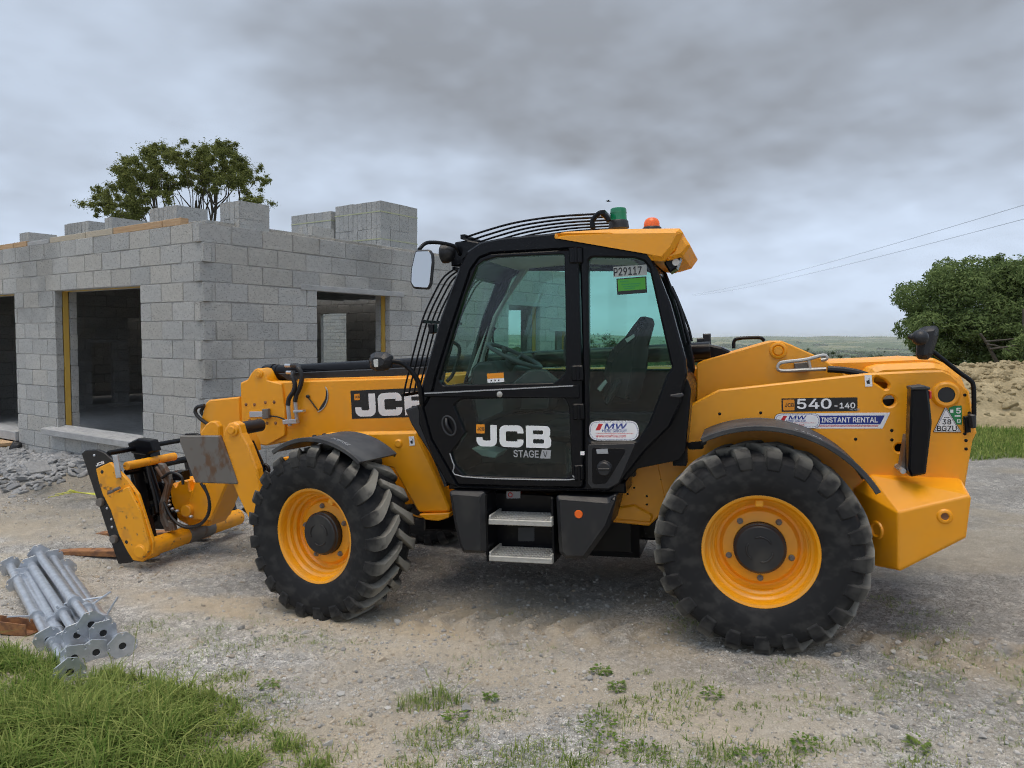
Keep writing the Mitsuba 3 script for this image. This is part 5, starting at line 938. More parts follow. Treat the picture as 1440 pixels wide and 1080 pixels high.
scene[f'{k}__shell'] = mikit.ply(prism(rnd(hd, .02), .70, .80, .03), 'plastic_black', 50, to_world=MACH)
q = [(-0.881,1.765)][0]; scene[f'{k}__lamp'] = mikit.ply(join([ico((q[0], .83, q[1]), (.045, .05, .045), 2), ico((q[0] + .04, .82, q[1] + .005), (.022, .022, .02), 1)]), 'plastic_black', True, to_world=MACH)
scene[f'{k}__arm'] = mikit.ply(tube(np.insert(sm([(-0.967,1.683),(-1.026,1.630),(-1.104,1.559),(-1.156,1.515),(-1.174,1.474),(-1.176,1.313)], 5), 1, .72, 1), .013, 9), 'paint_black', True, to_world=MACH); tag(k, 'black rear mirror and lamp head on an arm at the tail')
part('trailing_cable', tube(np.insert(sm([(-1.168,0.811),(-1.182,0.758),(-1.177,0.697),(-1.146,0.643)], 5), 1, .5, 1), .006, 6), 'hose_rubber')

from shapely import contains_xy, prepare
# ---------------------------------------------------------------- foliage
def leaves(centres, radii, n, size, seed, shell=0.55, soft=False):
    """bent two-triangle leaves spread through ellipsoid clumps, denser towards their outsides"""
    r = np.random.default_rng(seed); centres, radii = np.asarray(centres, float), np.asarray(radii, float)
    w = (radii.prod(1)) ** (2 / 3); pick = r.choice(len(centres), n, p=w / w.sum())
    d = r.normal(size=(n, 3)); d /= np.linalg.norm(d, axis=1, keepdims=True)
    rad = shell + (1.02 - shell) * r.random(n) ** 0.7
    if soft: rad = np.abs(r.normal(0, .55, n)) + .08
    rad *= 0.82 + 0.36 * meshkit.noise(d * 2.3 + pick[:, None] * 7.1, 5)
    c = centres[pick] + d * radii[pick] * rad[:, None]
    t = r.normal(size=(n, 3)); t /= np.linalg.norm(t, axis=1, keepdims=True)
    nn = d * 0.6 + r.normal(size=(n, 3)) * 0.6 + [0, 0, 0.5]; s = np.cross(nn, t); s /= np.linalg.norm(s, axis=1, keepdims=True); t = np.cross(s, nn); t /= np.linalg.norm(t, axis=1, keepdims=True)
    L = size * r.uniform(0.6, 1.35, n)[:, None]
    v = np.stack([c - t * L, c + s * L * 0.36, c + t * L, c - s * L * 0.36], 1).reshape(-1, 3)
    i = np.arange(n) * 4
    f = np.vstack([np.stack([i, i + 1, i + 2], 1), np.stack([i, i + 2, i + 3], 1)])
    tone = np.clip(0.5 + 0.28 * r.normal(size=n) + 0.25 * (meshkit.noise(c * 0.9, 8) - 0.5), 0, 1)
    return (v, f), np.repeat(np.stack([tone, r.random(n)], 1), 4, 0)
def limb(p0, p1, r0, r1, k, seed, bend=0.12):
    r = np.random.default_rng(seed); t = np.linspace(0, 1, k)[:, None]; p0, p1 = np.asarray(p0, float), np.asarray(p1, float)
    L = np.linalg.norm(p1 - p0); off = r.normal(size=(k, 3)) * bend * L * 0.35; off[0] = off[-1] = 0
    q = sm(p0 + (p1 - p0) * t + off * np.sin(t * math.pi), 3)
    return tube(q, np.linspace(r0, r1, len(q)), 7)
def pix(px, py, Y):
    """the point at depth Y along a line of sight, used only to take the photograph's measurements of far things"""
    x, y = px - 720, py - 540; cr, sr = math.cos(ROLL), math.sin(ROLL); x, y = cr * x + sr * y, -sr * x + cr * y
    d = _fw - np.array([0, math.sin(PITCH), math.cos(PITCH)]) * y / 1081 + np.array([1.0, 0, 0]) * x / 1081
    return np.array([0, 0, EYE]) + d * Y / d[1]
def tree(name, label, base, stems, clumps, nleaf, size, leaf, seed, cat='tree', group=None, shell=0.5, sub_=5, spread=.52, core=False, soft=True):
    k = key(name); base = np.asarray(base, float); ms = []
    cs = np.array([base + c[:3] for c in clumps]); rs = np.array([c[3:6] for c in clumps])
    rq = np.random.default_rng(seed + 5); cs2 = np.vstack([cs + rq.normal(0, spread, cs.shape) * rs for _ in range(sub_)]); rs2 = np.vstack([rs * rq.uniform(.32, .75, (len(rs), 1)) * rq.uniform(.7, 1.35, rs.shape) for _ in range(sub_)])
    for i, (dx, dy, h, r0) in enumerate(stems):
        fork = base + [dx * 0.45, dy * 0.45, h * 0.5]; tip = base + [dx, dy, h]
        ms += [limb(base + [dx * 0.12, dy * 0.12, -0.3], fork, r0, r0 * 0.66, 5, seed + i, 0.05), limb(fork, tip, r0 * 0.66, r0 * 0.3, 5, seed + 50 + i, 0.08)]
        near = np.argsort(np.linalg.norm(cs - tip, axis=1))[:min(11, max(3, len(cs) // max(1, len(stems))))]
        for q in near:
            st = fork + (tip - fork) * rng.uniform(0.1, 0.95)
            ms.append(limb(st, cs[q] + rs[q] * rng.uniform(-0.3, 0.3, 3), r0 * 0.30, r0 * 0.08, 4, seed + 90 + q, 0.15))
            for _ in range(3): ms.append(limb(cs[q] + rs[q] * rng.uniform(-0.4, 0.1, 3), cs[q] + rs[q] * rng.uniform(-0.9, 0.9, 3), r0 * 0.09, r0 * 0.035, 3, seed + 200 + q, 0.1))
    scene[f'{k}__trunk'] = mikit.ply(join(ms), 'bark', True)
    if core: cs2, rs2 = np.vstack([cs2, cs]), np.vstack([rs2, rs])
    m, uv = leaves(cs2, rs2, nleaf, size, seed, shell, soft)
    scene[f'{k}__crown'] = mikit.ply(m, leaf, False, uv=uv)
    tag(k, label, cat, group); return k
def clump_list(pxs, Y, seed, base, thick=1.0):
    r = np.random.default_rng(seed); out = []
    for px, py, pr_ in pxs:
        dy = r.uniform(-1, 1) * thick
        p = pix(px, py, Y + dy) - base; R = pr_ / 1081 * Y
        out.append((*p, R * r.uniform(0.9, 1.15), R * r.uniform(0.9, 1.2), R * r.uniform(0.75, 0.95)))
    return out
# the tree behind the building
Yt = 27.0; tb = pix(262, 330, Yt); tb[2] = 0.0
crown = Polygon([(112, 302), (122, 275), (150, 260), (166, 240), (186, 222), (206, 210), (232, 210), (254, 204), (268, 212), (276, 230), (286, 216), (308, 202), (328, 204), (342, 222), (352, 236), (372, 242), (386, 264), (376, 282), (386, 312), (360, 312), (350, 290), (318, 262), (296, 262), (262, 274), (240, 268), (216, 284), (200, 310), (160, 312)])
rc = np.random.default_rng(91); pq = []
while len(pq) < 170:
    px, py = rc.uniform(105, 392), rc.uniform(186, 316)
    if contains_xy(crown, px, py) and not (px > 366 and py > 284): pq.append((px, py, rc.uniform(8, 15)))
cl = clump_list(pq, Yt, 5, tb, 1.9)
tree('broadleaf_tree', 'open-crowned broadleaf tree rising behind the block building', tb, [(-2.2, 0.2, 6.3, 0.10), (-1.0, -0.5, 7.0, 0.12), (0.2, 0.4, 6.6, 0.10), (1.1, 0, 7.0, 0.11), (2.0, -0.3, 6.2, 0.09)], cl, 88000, 0.047, 'leaf_ash', 31, sub_=3, spread=.5)
# the big bushy trees on the right, behind the spoil heap
def bush(label, pxs, Y, seed, n, size, leaf):
    b = pix(np.mean([p[0] for p in pxs]), 520, Y); b[2] = ground_z(b[0], b[1], False) - 0.1
    c = clump_list([(a_ + 15, b_, c_) for a_, b_, c_ in pxs], Y, seed, b, 1.4)
    tree('hedge_tree', label, b, [(-1.2, 0, 2.0, 0.09), (0, 0.3, 2.6, 0.11), (1.1, -0.2, 2.2, 0.09)], c, n, size, leaf, seed, 'tree', sub_=6, spread=.62, core=True, soft=False)
bush('dense green bushy tree on the right behind the earth heap', [(1292, 432, 28), (1285, 470, 24), (1300, 500, 26), (1318, 418, 32), (1345, 405, 34), (1372, 400, 34), (1330, 455, 40), (1370, 450, 42), (1405, 395, 36), (1415, 440, 44), (1345, 500, 38), (1395, 490, 42), (1440, 400, 40), (1450, 450, 46), (1440, 500, 40), (1280, 448, 18), (1480, 410, 42), (1500, 460, 50), (1425, 382, 20), (1390, 378, 18), (1325, 395, 16)], 21.0, 77, 130000, 0.055, 'leaf_willow')
bush('paler green bush lower at the right edge beside the earth heap', [(1425, 495, 22), (1450, 490, 26), (1440, 470, 20), (1475, 485, 30)], 18.2, 78, 9000, 0.05, 'leaf_willow')
def smalltree(label, px, py, R, Y, seed, n, cat='tree', name='field_tree', group=None):
    b = pix(px, py, Y); b[2] = ground_z(b[0], b[1], False); Rm = R / 1081 * Y; H = pix(px, py, Y)[2] - b[2]
    r = np.random.default_rng(seed)
    cl = [(r.normal(0, .5) * Rm, r.normal(0, .5) * Rm, H - Rm * (.9 + .5 * q) + r.normal(0, .2) * Rm, Rm * .62, Rm * .62, Rm * .5) for q in (0, .3, .6, .9, 1.2, 0.2, 0.8)]
    tree(name, label, b, [(0, 0, max(0.6, H - Rm), max(0.03, Rm * 0.05))], cl, n, Rm * 0.075, 'far_leaf', seed, cat, group)
for i, (px, py, R, Y, lab) in enumerate([(850, 466, 26, 42, 'spiky dark tree seen through the rear cab window beside the pillar'), (868, 476, 24, 44, 'lower rounded tree behind the spiky one in the rear cab window'),
        (945, 474, 26, 46, 'rounded green tree at the right edge of the rear cab window'), (925, 484, 14, 50, 'small tree left of the rounded one in the rear cab window'),
        (1132, 488, 9, 150, 'small dark tree just right of the yellow boom hump'), (1150, 494, 13, 120, 'second small tree right of the yellow boom hump'), (1164, 498, 11, 100, 'low tree just left of the round tree above the boom tail'), (1182, 496, 12, 130, 'round distant tree above the boom tail'), (1234, 492, 12, 140, 'round distant tree beside the big right-hand bush')]):
    smalltree(lab, px, py, R, Y, 300 + i, 2600)
# far hedgerows and woods across the valley
r = np.random.default_rng(41); pts = []
for _ in range(520):
    a = math.radians(r.uniform(-45, 45)); R0 = 10 ** r.uniform(2.5, 3.72); L = r.uniform(40, 260) * (R0 / 1500) ** 0.5; th = r.uniform(0, math.pi)
    c = np.array([R0 * math.sin(a), R0 * math.cos(a)]); m_ = int(L / 9)
    q = c + np.outer(np.linspace(-L / 2, L / 2, max(3, m_)), [math.cos(th), math.sin(th)]) + r.normal(0, 1.5, (max(3, m_), 2)); pts.append(q)
pts = np.vstack(pts); base_i = ico((0, 0, 0), 1.0, 1)
z = ground_z(pts[:, 0], pts[:, 1], False); sc = r.uniform(3.0, 8.5, len(pts))
vv = (base_i[0][None] * r.uniform(0.75, 1.25, (len(pts), len(base_i[0]), 1))) * sc[:, None, None] * [1.25, 1.25, 0.9] + np.stack([pts[:, 0], pts[:, 1], z + sc * 0.5], 1)[:, None]
ff = (base_i[1][None] + (np.arange(len(pts)) * len(base_i[0]))[:, None, None]).reshape(-1, 3)
k = add('hedgerow', (vv.reshape(-1, 3), ff), 'far_leaf', False, uv=np.repeat(r.random((len(pts), 2)), len(base_i[0]), 0)); tag(k, 'distant hedgerows and woods across the valley', 'hedgerow', kind='stuff')
# ---------------------------------------------------------------- power cables and a bird
for i, (p, q) in enumerate((((1500, 270, 30), (972, 414.5, 130)), ((1500, 292, 30), (974, 416, 130)))):
    a, b = pix(*p), pix(*q); t = np.linspace(0, 1, 30)[:, None]
    c = a + (b - a) * t; c[:, 2] -= 0.5 * 4 * (t * (1 - t))[:, 0]
    k = add('power_cable', tube(c, 0.008, 6), 'wire_dark', True); tag(k, ('upper' if i == 0 else 'lower') + ' of the two overhead cables crossing the sky on the right', 'cable')
b0 = pix(855, 283, 26)
body = tube(b0 + np.array([[-.075, 0, .01], [-.055, 0, .012], [-.02, 0, 0], [.03, 0, -.004], [.075, 0, .0], [.11, 0, .004]]), [.004, .014, .022, .020, .010, .006], 8)
def wing(s): 
    v = b0 + np.array([[-.03, 0, .01], [.03, 0, .008], [-.015, s * .07, .03], [.04, s * .07, .025], [.05, s * .17, .012]]); return v, np.array([[0, 1, 2], [1, 3, 2], [2, 3, 4]])
k = key('bird'); scene[f'{k}__body'] = mikit.ply(body, 'membrane', True)
for s in (-1, 1): scene[key(f'{k}__wing')] = mikit.ply(wing(s), 'membrane')
tag(k, 'tiny dark bird in flight above the cab roof', 'bird')
# ---------------------------------------------------------------- spoil heap, rubble, stones
def rock(size, seed, sub=1, flat_=(1, 1, 1), rough=0.32):
    r = np.random.default_rng(seed); m = trimesh.creation.icosphere(subdivisions=sub, radius=1.0); v = np.array(m.vertices)
    nrm = r.normal(size=(7, 3)); nrm /= np.linalg.norm(nrm, axis=1, keepdims=True)
    for a in nrm:                                       # broken faces
        d = v @ a; cut = r.uniform(0.45, 0.85); v = v - np.maximum(d - cut, 0)[:, None] * a
    v = v * (1 + rough * (meshkit.noise(v * 1.7 + seed, 3) - 0.5))[:, None]
    return v * np.asarray(flat_) * size, np.array(m.faces)
def rotz(m, deg, tilt=(0, 0)): return rot(rot(rot(m, [1, 0, 0], tilt[0]), [0, 1, 0], tilt[1]), [0, 0, 1], deg)
hx = np.linspace(0, 1, 110); A, B = np.meshgrid(hx, hx)
hc = pix(1480, 600, 16.0); X = hc[0] + (A - 0.5) * 9.0; Y_ = hc[1] + 0.9 + (B - 0.5) * 5.4
rr = np.hypot((A - 0.5) * 2, (B - 0.5) * 2); q = np.stack([X, Y_, X * 0], -1)
hz = 1.30 * np.clip(1 - rr ** 1.6, 0, 1) * (0.72 + 0.5 * meshkit.fbm(q * 0.8, 3, 12)) + 0.22 * (meshkit.fbm(q * 3, 4, 13) - 0.5) * sst(1.0, 0.8, rr) - 0.08 * sst(0.9, 1.05, rr)
hv = np.stack([X, Y_, ground_z(X, Y_, False) + hz], -1).reshape(-1, 3); i, j = np.meshgrid(np.arange(109), np.arange(109), indexing='ij'); a = (i * 110 + j).ravel()
hf = np.vstack([np.stack([a, a + 1, a + 111], 1), np.stack([a, a + 111, a + 110], 1)])
k = key('earth_heap'); scene[f'{k}__soil'] = mikit.ply((hv, hf), 'boulder', True)
r = np.random.default_rng(15); sel = r.choice(len(hv), 1500, p=np.clip(hz.ravel() - .05, 0, 1) / np.clip(hz.ravel() - .05, 0, 1).sum()); RK = [rock(1.0, 900 + s_, 1, (1, .8, .7)) for s_ in range(6)]
ms = [move(rotz((RK[i_ % 6][0] * r.uniform(.03, .10), RK[i_ % 6][1]), r.uniform(0, 360), r.uniform(-40, 40, 2)), hv[s_]) for i_, s_ in enumerate(sel)]
scene[f'{k}__stones'] = mikit.ply(join(ms), 'boulder'); labels[f'{k}__stones'] = {'kind': 'stuff'}
big = sorted(r.choice(sel, 28, replace=False).tolist())
for s_ in big:
    m = move(rotz(rock(r.uniform(.08, .19), int(s_), 2, (1, .75, .6)), r.uniform(0, 360), r.uniform(-25, 25, 2)), hv[s_] + [0, 0, .03]); scene[key(f'{k}__rock')] = mikit.ply(m, 'boulder')
tag(k, 'heap of tan excavated earth and rock on the grass at the right', 'earth heap')
# slate rubble against the building
r = np.random.default_rng(16); ms, uvs, count = [], [], 0
for i_ in range(1900):
    l, d = 2.15 + 3.3 * r.random() ** .8, abs(r.normal(0, 0.46)) + 0.02
    if d > 2.4: continue
    P = BC[:2] + BL[:2] * l + NL[:2] * d; size = r.uniform(.022, .07) * (1.5 if r.random() < .14 else 1)
    m = rotz(rock(size, int(r.integers(40)), 1, (1.25, .8, r.uniform(.3, .6))), r.uniform(0, 360), r.normal(0, 15, 2))
    m = move(m, [P[0], P[1], float(ground_z(P[0], P[1])) + size * .2]); uv = np.tile([r.random(), r.random()], (len(m[0]), 1))
    if size > .070 and l > .4 and count < 70:
        kk = add('slate_lump', m, 'slate', False, uv=uv); tag(kk, 'broken grey slate lump in the rubble against the building', 'stone', 'slate lumps in the rubble by the wall'); count += 1
    else: ms.append(m); uvs.append(uv)
kk = add('rubble', join(ms), 'slate', False, uv=np.vstack(uvs)); tag(kk, 'grey slate rubble banked along the foot of the building', 'rubble', kind='stuff')
P = pix(53, 657, 9.35); m = rot(rot(box((-.13, -.09, -.012), (.13, .09, .012), .004), [1, 0, 0], 38), [0, 0, 1], 60); kk = add('slate_slab', move(m, P), 'slate', False, uv=buv(m, .85)); tag(kk, 'leaning pale slate slab on the rubble below the left window', 'stone')
# loose gravel
r = np.random.default_rng(17); N = 90000
PB = [rock(1.0, 700 + s_, 0, (1, .8, .6), .5) for s_ in range(8)]
R_ = 2.3 + (r.random(N) ** 1.55) * 12; az = np.radians(r.uniform(-38, 38, N)); az[::6] = np.radians(r.uniform(14, 38, len(az[::6]))); R_[::6] = r.uniform(5.5, 13.5, len(az[::6])); x, y = R_ * np.sin(az), R_ * np.cos(az)
dens = meshkit.fbm(np.stack([x * .8, y * .8, x * 0], -1), 3, 50); keep = (dens + r.normal(0, .10, N) > .46) & (((x - BC[0]) * NL[0] + (y - BC[1]) * NL[1]) > .1) & ~((y > 11.2) & (x > 2.5)); keep &= ((x - BC[0]) * NR3[0] + (y - BC[1]) * NR3[1] > .1) | ((x - BC[0]) * NL[0] + (y - BC[1]) * NL[1] > .1)
x, y = x[keep], y[keep]; n = len(x); s_ = np.exp(r.normal(-5.08, .52, n)) * (0.75 + 0.06 * R_[keep]); z = ground_z(x, y) + s_ * .15
an = r.uniform(0, 2 * math.pi, n); which = r.integers(0, 8, n); vs, fs, us, o = [], [], [], 0
for w in range(8):
    q = np.nonzero(which == w)[0]; b = PB[w][0]; ca, sa = np.cos(an[q])[:, None], np.sin(an[q])[:, None]
    v = np.stack([(b[None, :, 0] * ca - b[None, :, 1] * sa) * s_[q, None] + x[q, None], (b[None, :, 0] * sa + b[None, :, 1] * ca) * s_[q, None] + y[q, None], b[None, :, 2] * s_[q, None] + z[q, None]], -1).reshape(-1, 3)
    vs.append(v); fs.append((PB[w][1][None] + (np.arange(len(q)) * len(b))[:, None, None]).reshape(-1, 3) + o); o += len(v)
    us.append(np.repeat(np.stack([np.clip(r.normal(.45, .25, len(q)), 0, 1), r.random(len(q)) * (0.5 + meshkit.noise(np.stack([x[q], y[q], x[q] * 0], -1), 51))], 1), len(b), 0))
kk = add('gravel', (np.vstack(vs), np.vstack(fs)), 'pebble', False, uv=np.vstack(us)); tag(kk, 'loose stones and gravel scattered over the yard', 'gravel', kind='stuff')
# ---------------------------------------------------------------- grass
def blades(x, y, h, seed, w=0.0035, lean=0.5, dirn=None):
    r = np.random.default_rng(seed); n = len(x); z = ground_z(x, y) - .004
    a = r.uniform(0, 2 * math.pi, n); 
    if dirn is not None: a = dirn + r.normal(0, .55, n)
    ln = np.abs(r.normal(0, lean, n)) + .08; K = 4; t = np.linspace(0, 1, K)
    cx_, cy_ = np.cos(a), np.sin(a); bx, by = -cy_, cx_
    fwd = h[:, None] * ln[:, None] * t ** 2; up = h[:, None] * (t - 0.42 * np.clip(ln, 0, 1.2)[:, None] * t ** 2.4)
    ww = w * (1 - t ** 1.6 * 0.94) * (0.6 + 0.8 * r.random(n))[:, None] * (1 + h[:, None] * 2)
    c = np.stack([x[:, None] + cx_[:, None] * fwd, y[:, None] + cy_[:, None] * fwd, z[:, None] + up], -1)
    s = np.stack([bx, by, bx * 0], -1)[:, None] * ww[..., None]
    v = np.stack([c - s, c + s], 2).reshape(-1, 3); base = (np.arange(n) * 2 * K)[:, None]
    f = np.concatenate([np.stack([base + 2 * i, base + 2 * i + 1, base + 2 * i + 3], -1) for i in range(K - 1)] + [np.stack([base + 2 * i, base + 2 * i + 3, base + 2 * i + 2], -1) for i in range(K - 1)], 1).reshape(-1, 3)
    tone = np.clip(r.normal(.42, .30, n) + .35 * (r.random(n) < .12), 0, 1); uv = np.repeat(np.stack([tone, r.random(n)], 1), 2 * K, 0)
    return (v, f), uv
def gnd(px, py):
    d = pix(px, py, 1.0) - [0, 0, EYE]; t = EYE / -d[2]
    for _ in range(8): t = (EYE - float(ground_z(d[0] * t, d[1] * t, False))) / -d[2]
    return d[0] * t, d[1] * t
r = np.random.default_rng(18); parts_ = []
poly = Polygon([gnd(*p) for p in ((-60, 885), (0, 908), (70, 938), (150, 945), (240, 962), (330, 985), (410, 1040), (520, 1110), (200, 1180), (-160, 1180), (-200, 1000))]); x0, y0, x1, y1 = poly.bounds
from shapely import contains_xy, prepare
prepare(poly)
def fill(poly, n, r):
    x0, y0, x1, y1 = poly.bounds; x, y = r.uniform(x0, x1, n * 3), r.uniform(y0, y1, n * 3); k_ = contains_xy(poly, x, y); return x[k_][:n], y[k_][:n]
x, y = fill(poly, 32000, r); dn = meshkit.fbm(np.stack([x * 5, y * 5, x * 0], -1), 3, 61)
from shapely import points as spts, distance as sdist
ed = np.clip(sdist(spts(x, y), poly.exterior) / .75, 0, 1); k_ = dn + .30 * r.random(len(x)) > .80 - .42 * np.clip(ed + .5 * (x < -1.5), 0, 1); x, y, dn = x[k_], y[k_], dn[k_]
ed = ed[k_]; parts_.append(blades(x, y, (.035 + .27 * dn * r.random(len(x)) ** 1.8) * (.4 + .6 * ed) * (1 + .6 * (x < -1.5)), 1, .0032, .95))
tufts = [(603, 985, .15, 230, .10), (618, 1035, .17, 260, .075), (1000, 1010, .25, 120, .035), (920, 1000, .24, 330, .06), (850, 1020, .16, 150, .05), (950, 970, .12, 110, .05), (1045, 1075, .25, 330, .07), (760, 1070, .22, 330, .08), (980, 1072, .2, 240, .06), (700, 1005, .12, 120, .045), (320, 955, .12, 160, .06), (420, 898, .26, 260, .035), (480, 905, .2, 120, .03),
         (865, 972, .05, 40, .03), (842, 945, .08, 60, .03), (905, 945, .06, 45, .035), (1195, 1003, .07, 70, .04), (1275, 1075, .09, 80, .05), (1380, 1010, .2, 120, .03), (1150, 1050, .14, 130, .045), (1050, 1000, .07, 60, .04), (1210, 1040, .06, 50, .04), (1330, 1075, .15, 120, .03), (580, 1075, .12, 120, .07), (450, 1065, .16, 150, .07), (500, 1015, .05, 40, .04), (405, 1050, .1, 110, .08),
         (270, 995, .2, 240, .08), (360, 985, .12, 60, .04), (1105, 985, .06, 30, .04), (1425, 1045, .08, 50, .03), (900, 1060, .12, 160, .05), (820, 1075, .1, 110, .06), (655, 1075, .08, 60, .05), (775, 945, .03, 25, .03), (1090, 1060, .08, 60, .04), (1235, 985, .03, 20, .03), (1325, 995, .05, 30, .03)]
for i_, (px, py, R0, n_, h) in enumerate(tufts):
    cx0, cy0 = gnd(px, py); a = r.uniform(0, 6.283, n_); q = R0 * np.sqrt(r.random(n_)) * .62
    q = q * (.75 + .9 * meshkit.noise(np.stack([np.cos(a) * 1.6 + i_, np.sin(a) * 1.6, a * 0], -1), 33)); hh = h * (.82 if h < .09 else 1) * r.uniform(.3, 1.15, n_); parts_.append(blades(cx0 + np.cos(a) * q * 1.5, cy0 + np.sin(a) * q * .9, hh, 100 + i_, .0021, .9))
sx_, sy_ = r.uniform(-2.6, 3.6, 60000), r.uniform(2.5, 5.2, 60000); sq = np.stack([sx_, sy_, sx_ * 0], -1)
sk = (meshkit.fbm(sq * 1.6, 4, 81) + .35 * (meshkit.fbm(sq * 9, 2, 82) - .5) + .05 * r.normal(size=60000) > .62 + .055 * np.clip(sy_ - 2.9, 0, 3)) & (np.abs(sx_) < sy_ * .72); sx_, sy_ = sx_[sk], sy_[sk]
parts_.append(blades(sx_, sy_, r.uniform(.010, .040, len(sx_)), 6, .0018, .8))
# flowering stalks standing above the grass
ms = []
for i_, (px, py, h) in enumerate(((185, 985, .36), (72, 1010, .34), (70, 1000, .3), (130, 1000, .27), (165, 985, .26), (20, 1020, .34), (610, 985, .17), (625, 985, .19), (690, 1010, .0), (875, 1040, .17), (905, 1060, .16), (735, 1075, .15), (250, 1000, .22), (215, 990, .24), (30, 990, .3), (110, 1030, .33), (300, 1010, .2), (640, 988, .16))):
    if h <= 0: continue
    x_, y_ = gnd(px, py); z_ = float(ground_z(x_, y_)); dx, dy = r.normal(0, .16, 2) * h
    st = sm([(x_, y_, z_ - .01), (x_ + dx * .2, y_ + dy * .2, z_ + h * .5), (x_ + dx, y_ + dy, z_ + h)], 5); ms.append(tube(st, np.linspace(.0016, .0009, len(st)), 4))
    for q in range(9):
        tt = st[-1] + (st[-3] - st[-1]) * q / 8; e = r.normal(0, .006, 3); ms.append(tube([tt, tt + [e[0], e[1], .010]], [.0022, .0006], 4))
m = join(ms); parts_.append((m, np.tile([.75, .5], (len(m[0]), 1))))
# low leafy weeds
for i_, (px, py, R0) in enumerate(((842, 1025, .09), (855, 1050, .08), (1000, 985, .05), (905, 1065, .1), (378, 965, .05), (690, 985, .03), (1130, 1050, .05), (845, 945, .05), (868, 972, .04), (1290, 1050, .05), (640, 1010, .05), (175, 1000, .1), (1060, 1075, .08))):
    cx0, cy0 = gnd(px, py); n_ = 70; a = r.uniform(0, 6.283, n_); q = R0 * np.sqrt(r.random(n_)); X_, Y2 = cx0 + np.cos(a) * q, cy0 + np.sin(a) * q; c = np.stack([X_, Y2, ground_z(X_, Y2) + r.uniform(.005, .035, n_)], 1)
    d = np.stack([np.cos(a), np.sin(a), r.uniform(-.1, .5, n_)], 1); s = np.stack([-np.sin(a), np.cos(a), r.normal(0, .2, n_)], 1); L = r.uniform(.008, .02, n_)[:, None]
    v = np.stack([c, c + d * L * .6 + s * L * .42, c + d * L * 1.4 + [0, 0, -.003], c + d * L * .6 - s * L * .42], 1).reshape(-1, 3); o_ = np.arange(n_) * 4
    parts_.append(((v, np.vstack([np.stack([o_, o_ + 1, o_ + 2], 1), np.stack([o_, o_ + 2, o_ + 3], 1)])), np.repeat(np.stack([r.random(n_) * .4, r.random(n_)], 1), 4, 0)))
# the verge beyond the gravel
vx, vy = r.uniform(4.6, 14, 34000), r.uniform(10.4, 16, 34000); kv = (vy > 10.75 + .05 * vx + 1.2 * (meshkit.fbm(np.stack([vx * .8, vy * .8, vx * 0], -1), 3, 70) - .5) - .1) & (vx < vy * .78); vx, vy = vx[kv], vy[kv]
parts_.append(blades(vx, vy, r.uniform(.05, .15, len(vx)), 5, .006, .7))
kk = add('grass', join([a for a, _ in parts_]), 'grass_blade', False, uv=np.vstack([b for _, b in parts_])); tag(kk, 'rough green grass at the lower left, in tufts over the yard and along the far verge', 'grass', kind='stuff')
# ---------------------------------------------------------------- steel props
def prop(a, b, label, spin, handle=True):
    """adjustable prop: outer tube from the far end a to the collar, thinner inner tube to the near end b, a plate at each end"""
    k = key('steel_prop'); a, b = np.asarray(a, float), np.asarray(b, float); d = (b - a) / np.linalg.norm(b - a); L = np.linalg.norm(b - a); c = a + d * L * .74
    x = np.cross(d, [0, 0, 1.0]); x /= np.linalg.norm(x); y = np.cross(d, x); cs, sn = math.cos(spin), math.sin(spin); x, y = cs * x + sn * y, -sn * x + cs * y
    scene[f'{k}__outer_tube'] = mikit.ply(tube([a, c], .034, 18), 'galvanised', 40)
    scene[f'{k}__inner_tube'] = mikit.ply(tube([c, b], .027, 16), 'galvanised', 40)
    scene[f'{k}__collar'] = mikit.ply(tube([c - d * .05, c - d * .049, c - d * .01, c - d * .008, c + d * .012, c + d * .014, c + d * .03], [.034, .043, .043, .038, .038, .046, .046], 18), 'galvanised', 40)
    if handle:
        hdir = (x * .8 + np.array([0, 0, .5])); hdir /= np.linalg.norm(hdir); scene[f'{k}__handle'] = mikit.ply(tube(sm([c - hdir * .06, c + hdir * .03, c + hdir * .10 + d * .01, c + hdir * .17 + d * .03], 4), .0065, 8), 'galvanised', 40)
    s = .075; pl = [(-s, -s * .55), (-s * .55, -s), (s * .55, -s), (s, -s * .55), (s, s * .55), (s * .55, s), (-s * .55, s), (-s, s * .55)]
    circ = lambda cx0, cy0, R: [(cx0 + R * math.cos(t), cy0 + R * math.sin(t)) for t in np.linspace(0, 2 * math.pi, 13)[:-1]]
    hs = [circ(0, 0, .021)] + [circ(u_ * .052, v_ * .052, .007) for u_ in (-1, 1) for v_ in (-1, 1)]
    pm = prism(pl, -.004, .004, .001, hs)
    scene[f'{k}__bore_dark_disc'] = mikit.ply(frame(disc((0, .0015, 0), .0205, .0005, 14), x, d, y, b), 'membrane', False)  # black disc paints the shade inside the capped tube end
    for e in (a - d * .004, b + d * .004): scene[key(f'{k}__end_plate')] = mikit.ply(frame(pm, x, d, y, e), 'galvanised', 30)
    tag(k, label, 'steel prop', 'galvanised props piled on the ground')
def gz(px, py, h):
    d = pix(px, py, 1.0) - [0, 0, EYE]; t = EYE / -d[2]
    for _ in range(8): t = (EYE - float(ground_z(d[0] * t, d[1] * t, False)) - h) / -d[2]
    return d * t + [0, 0, EYE]
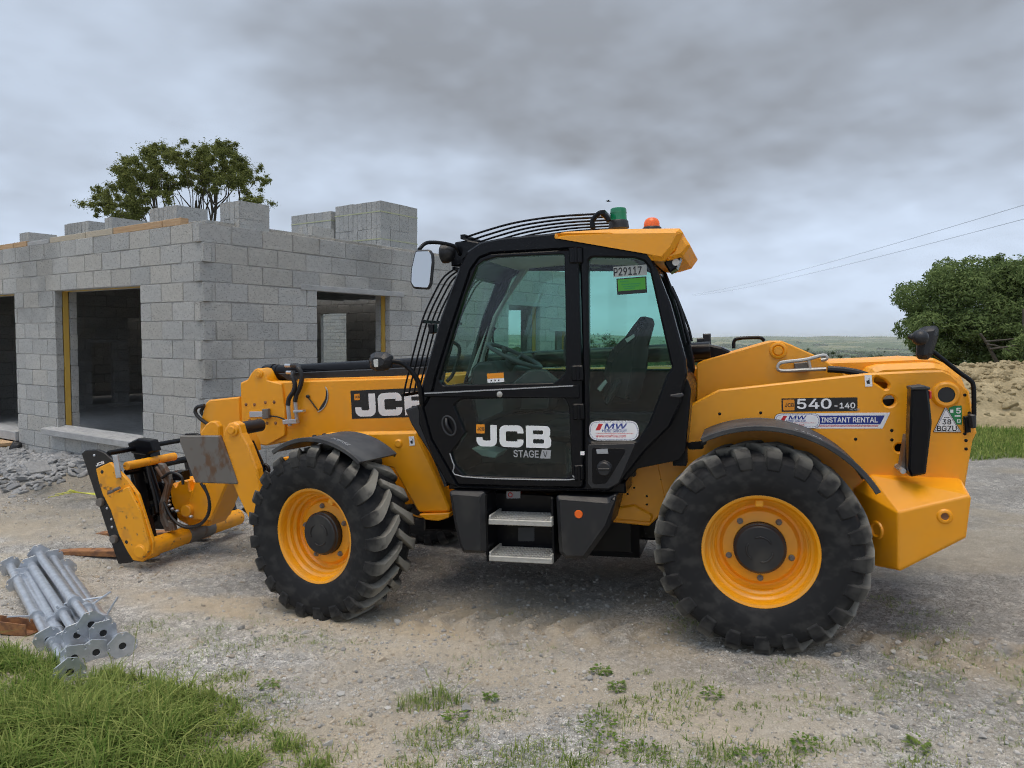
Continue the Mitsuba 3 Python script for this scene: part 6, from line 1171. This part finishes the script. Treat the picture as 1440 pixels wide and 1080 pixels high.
PP = [((15, 797), (68, 900), .075, 'leftmost galvanised prop in the pile'), ((38, 806), (92, 905), .06, 'second prop from the left, lying lower in the pile'), ((45, 796), (108, 893), .12, 'third prop from the left, collar above its near plate'),
      ((55, 780), (128, 878), .17, 'topmost prop of the pile with a bent handle at its collar'), ((75, 786), (145, 890), .12, 'prop just right of the topmost one'), ((92, 800), (172, 908), .07, 'rightmost prop of the pile, its plate nearest the gravel'),
      ((30, 812), (104, 925), .05, 'prop at the bottom of the pile whose plate stands centre front'), ((26, 822), (98, 945), .05, 'lowest prop of the pile, its plate nearest the grass'), ((70, 806), (135, 917), .05, 'prop low in the pile behind the centre front plate')]
for i_, (p, q, h, lab) in enumerate(PP): prop(gz(*p, h), gz(*q, h), lab, .4 + .7 * i_, i_ in (0, 3, 4, 5, 2))
# rusty channel beside the props
a, b = gz(-60, 872, .03), gz(46, 886, .03); d = (b - a); L = np.linalg.norm(d); d /= L; n_ = np.cross(d, [0, 0, 1.0]); n_ /= np.linalg.norm(n_)
m = prism([(-.05, -.03), (.05, -.03), (.05, .05), (.042, .05), (.042, -.022), (-.042, -.022), (-.042, .05), (-.05, .05)], 0, L, .001)
kk = add('steel_channel', frame(m, n_, d, Z3, a), 'rust', False); tag(kk, 'rust-brown steel channel lying beside the props at the left edge', 'steel channel')
# twine, and the clutter at the doorway
ms = []
c0 = pix(100, 697, 9.0)
for q in range(5):
    e = [c0 + [-.15 + .02 * q, .10 * (q - 2), .02 + .015 * (q % 2)], c0 + [.0, -.02 + .02 * r.normal(), .035 + .01 * q], c0 + [.12 + .04 * r.normal(), .02, .03], c0 + [.32 + .05 * r.normal(), .04 * r.normal(), .012]]
    ms.append(tube(sm(e, 5), .0045, 5))
kk = add('strapping_twine', join(ms), 'twine_yellow', True); tag(kk, 'tangle of yellow strapping twine on the rubble', 'twine')
def fr(l, d, z): return BC + BL * l + NL3 * d + np.array([0, 0, z])
kk = add('timber_board', frame(box((4.72, .04, .14), (6.4, .30, .185), .004), BL, NL3, Z3, BC), 'timber', False); tag(kk, 'short timber board in front of the doorway at the left edge', 'board')
m = rock(.19, 5, 3, (1.5, .8, .5), .7); kk = add('insulation_scrap', move(m, fr(4.95, .28, .06)), 'insulation', 40); tag(kk, 'crumpled yellow insulation scrap under the doorway board', 'insulation')
m = rock(.13, 9, 2, (.7, .6, 1.0), .6); kk = add('membrane_roll', move(m, fr(4.60, .10, .10)), 'membrane', 40); tag(kk, 'scrap of black plastic membrane at the foot of the pier', 'membrane')
# ---------------------------------------------------------------- the air
scene['air'] = {'type': 'homogeneous', 'albedo': rgb(0.95, 0.95, 0.95), 'sigma_t': 0.95e-4}
hz0, hz1 = float(HM[0][:, 2].min()) - 1, max(float(HM[0][:, 2].max()), 12.0) + 6
scene['haze'] = {'type': 'cube', 'to_world': T().translate([0, 0, (hz0 + hz1) / 2]).scale([9800, 9800, (hz1 - hz0) / 2]), 'bsdf': {'type': 'null'}, 'interior': {'type': 'ref', 'id': 'air'}}
scene['camera']['medium'] = {'type': 'ref', 'id': 'air'}
tag('haze', 'thin haze over the valley', 'haze', kind='stuff')
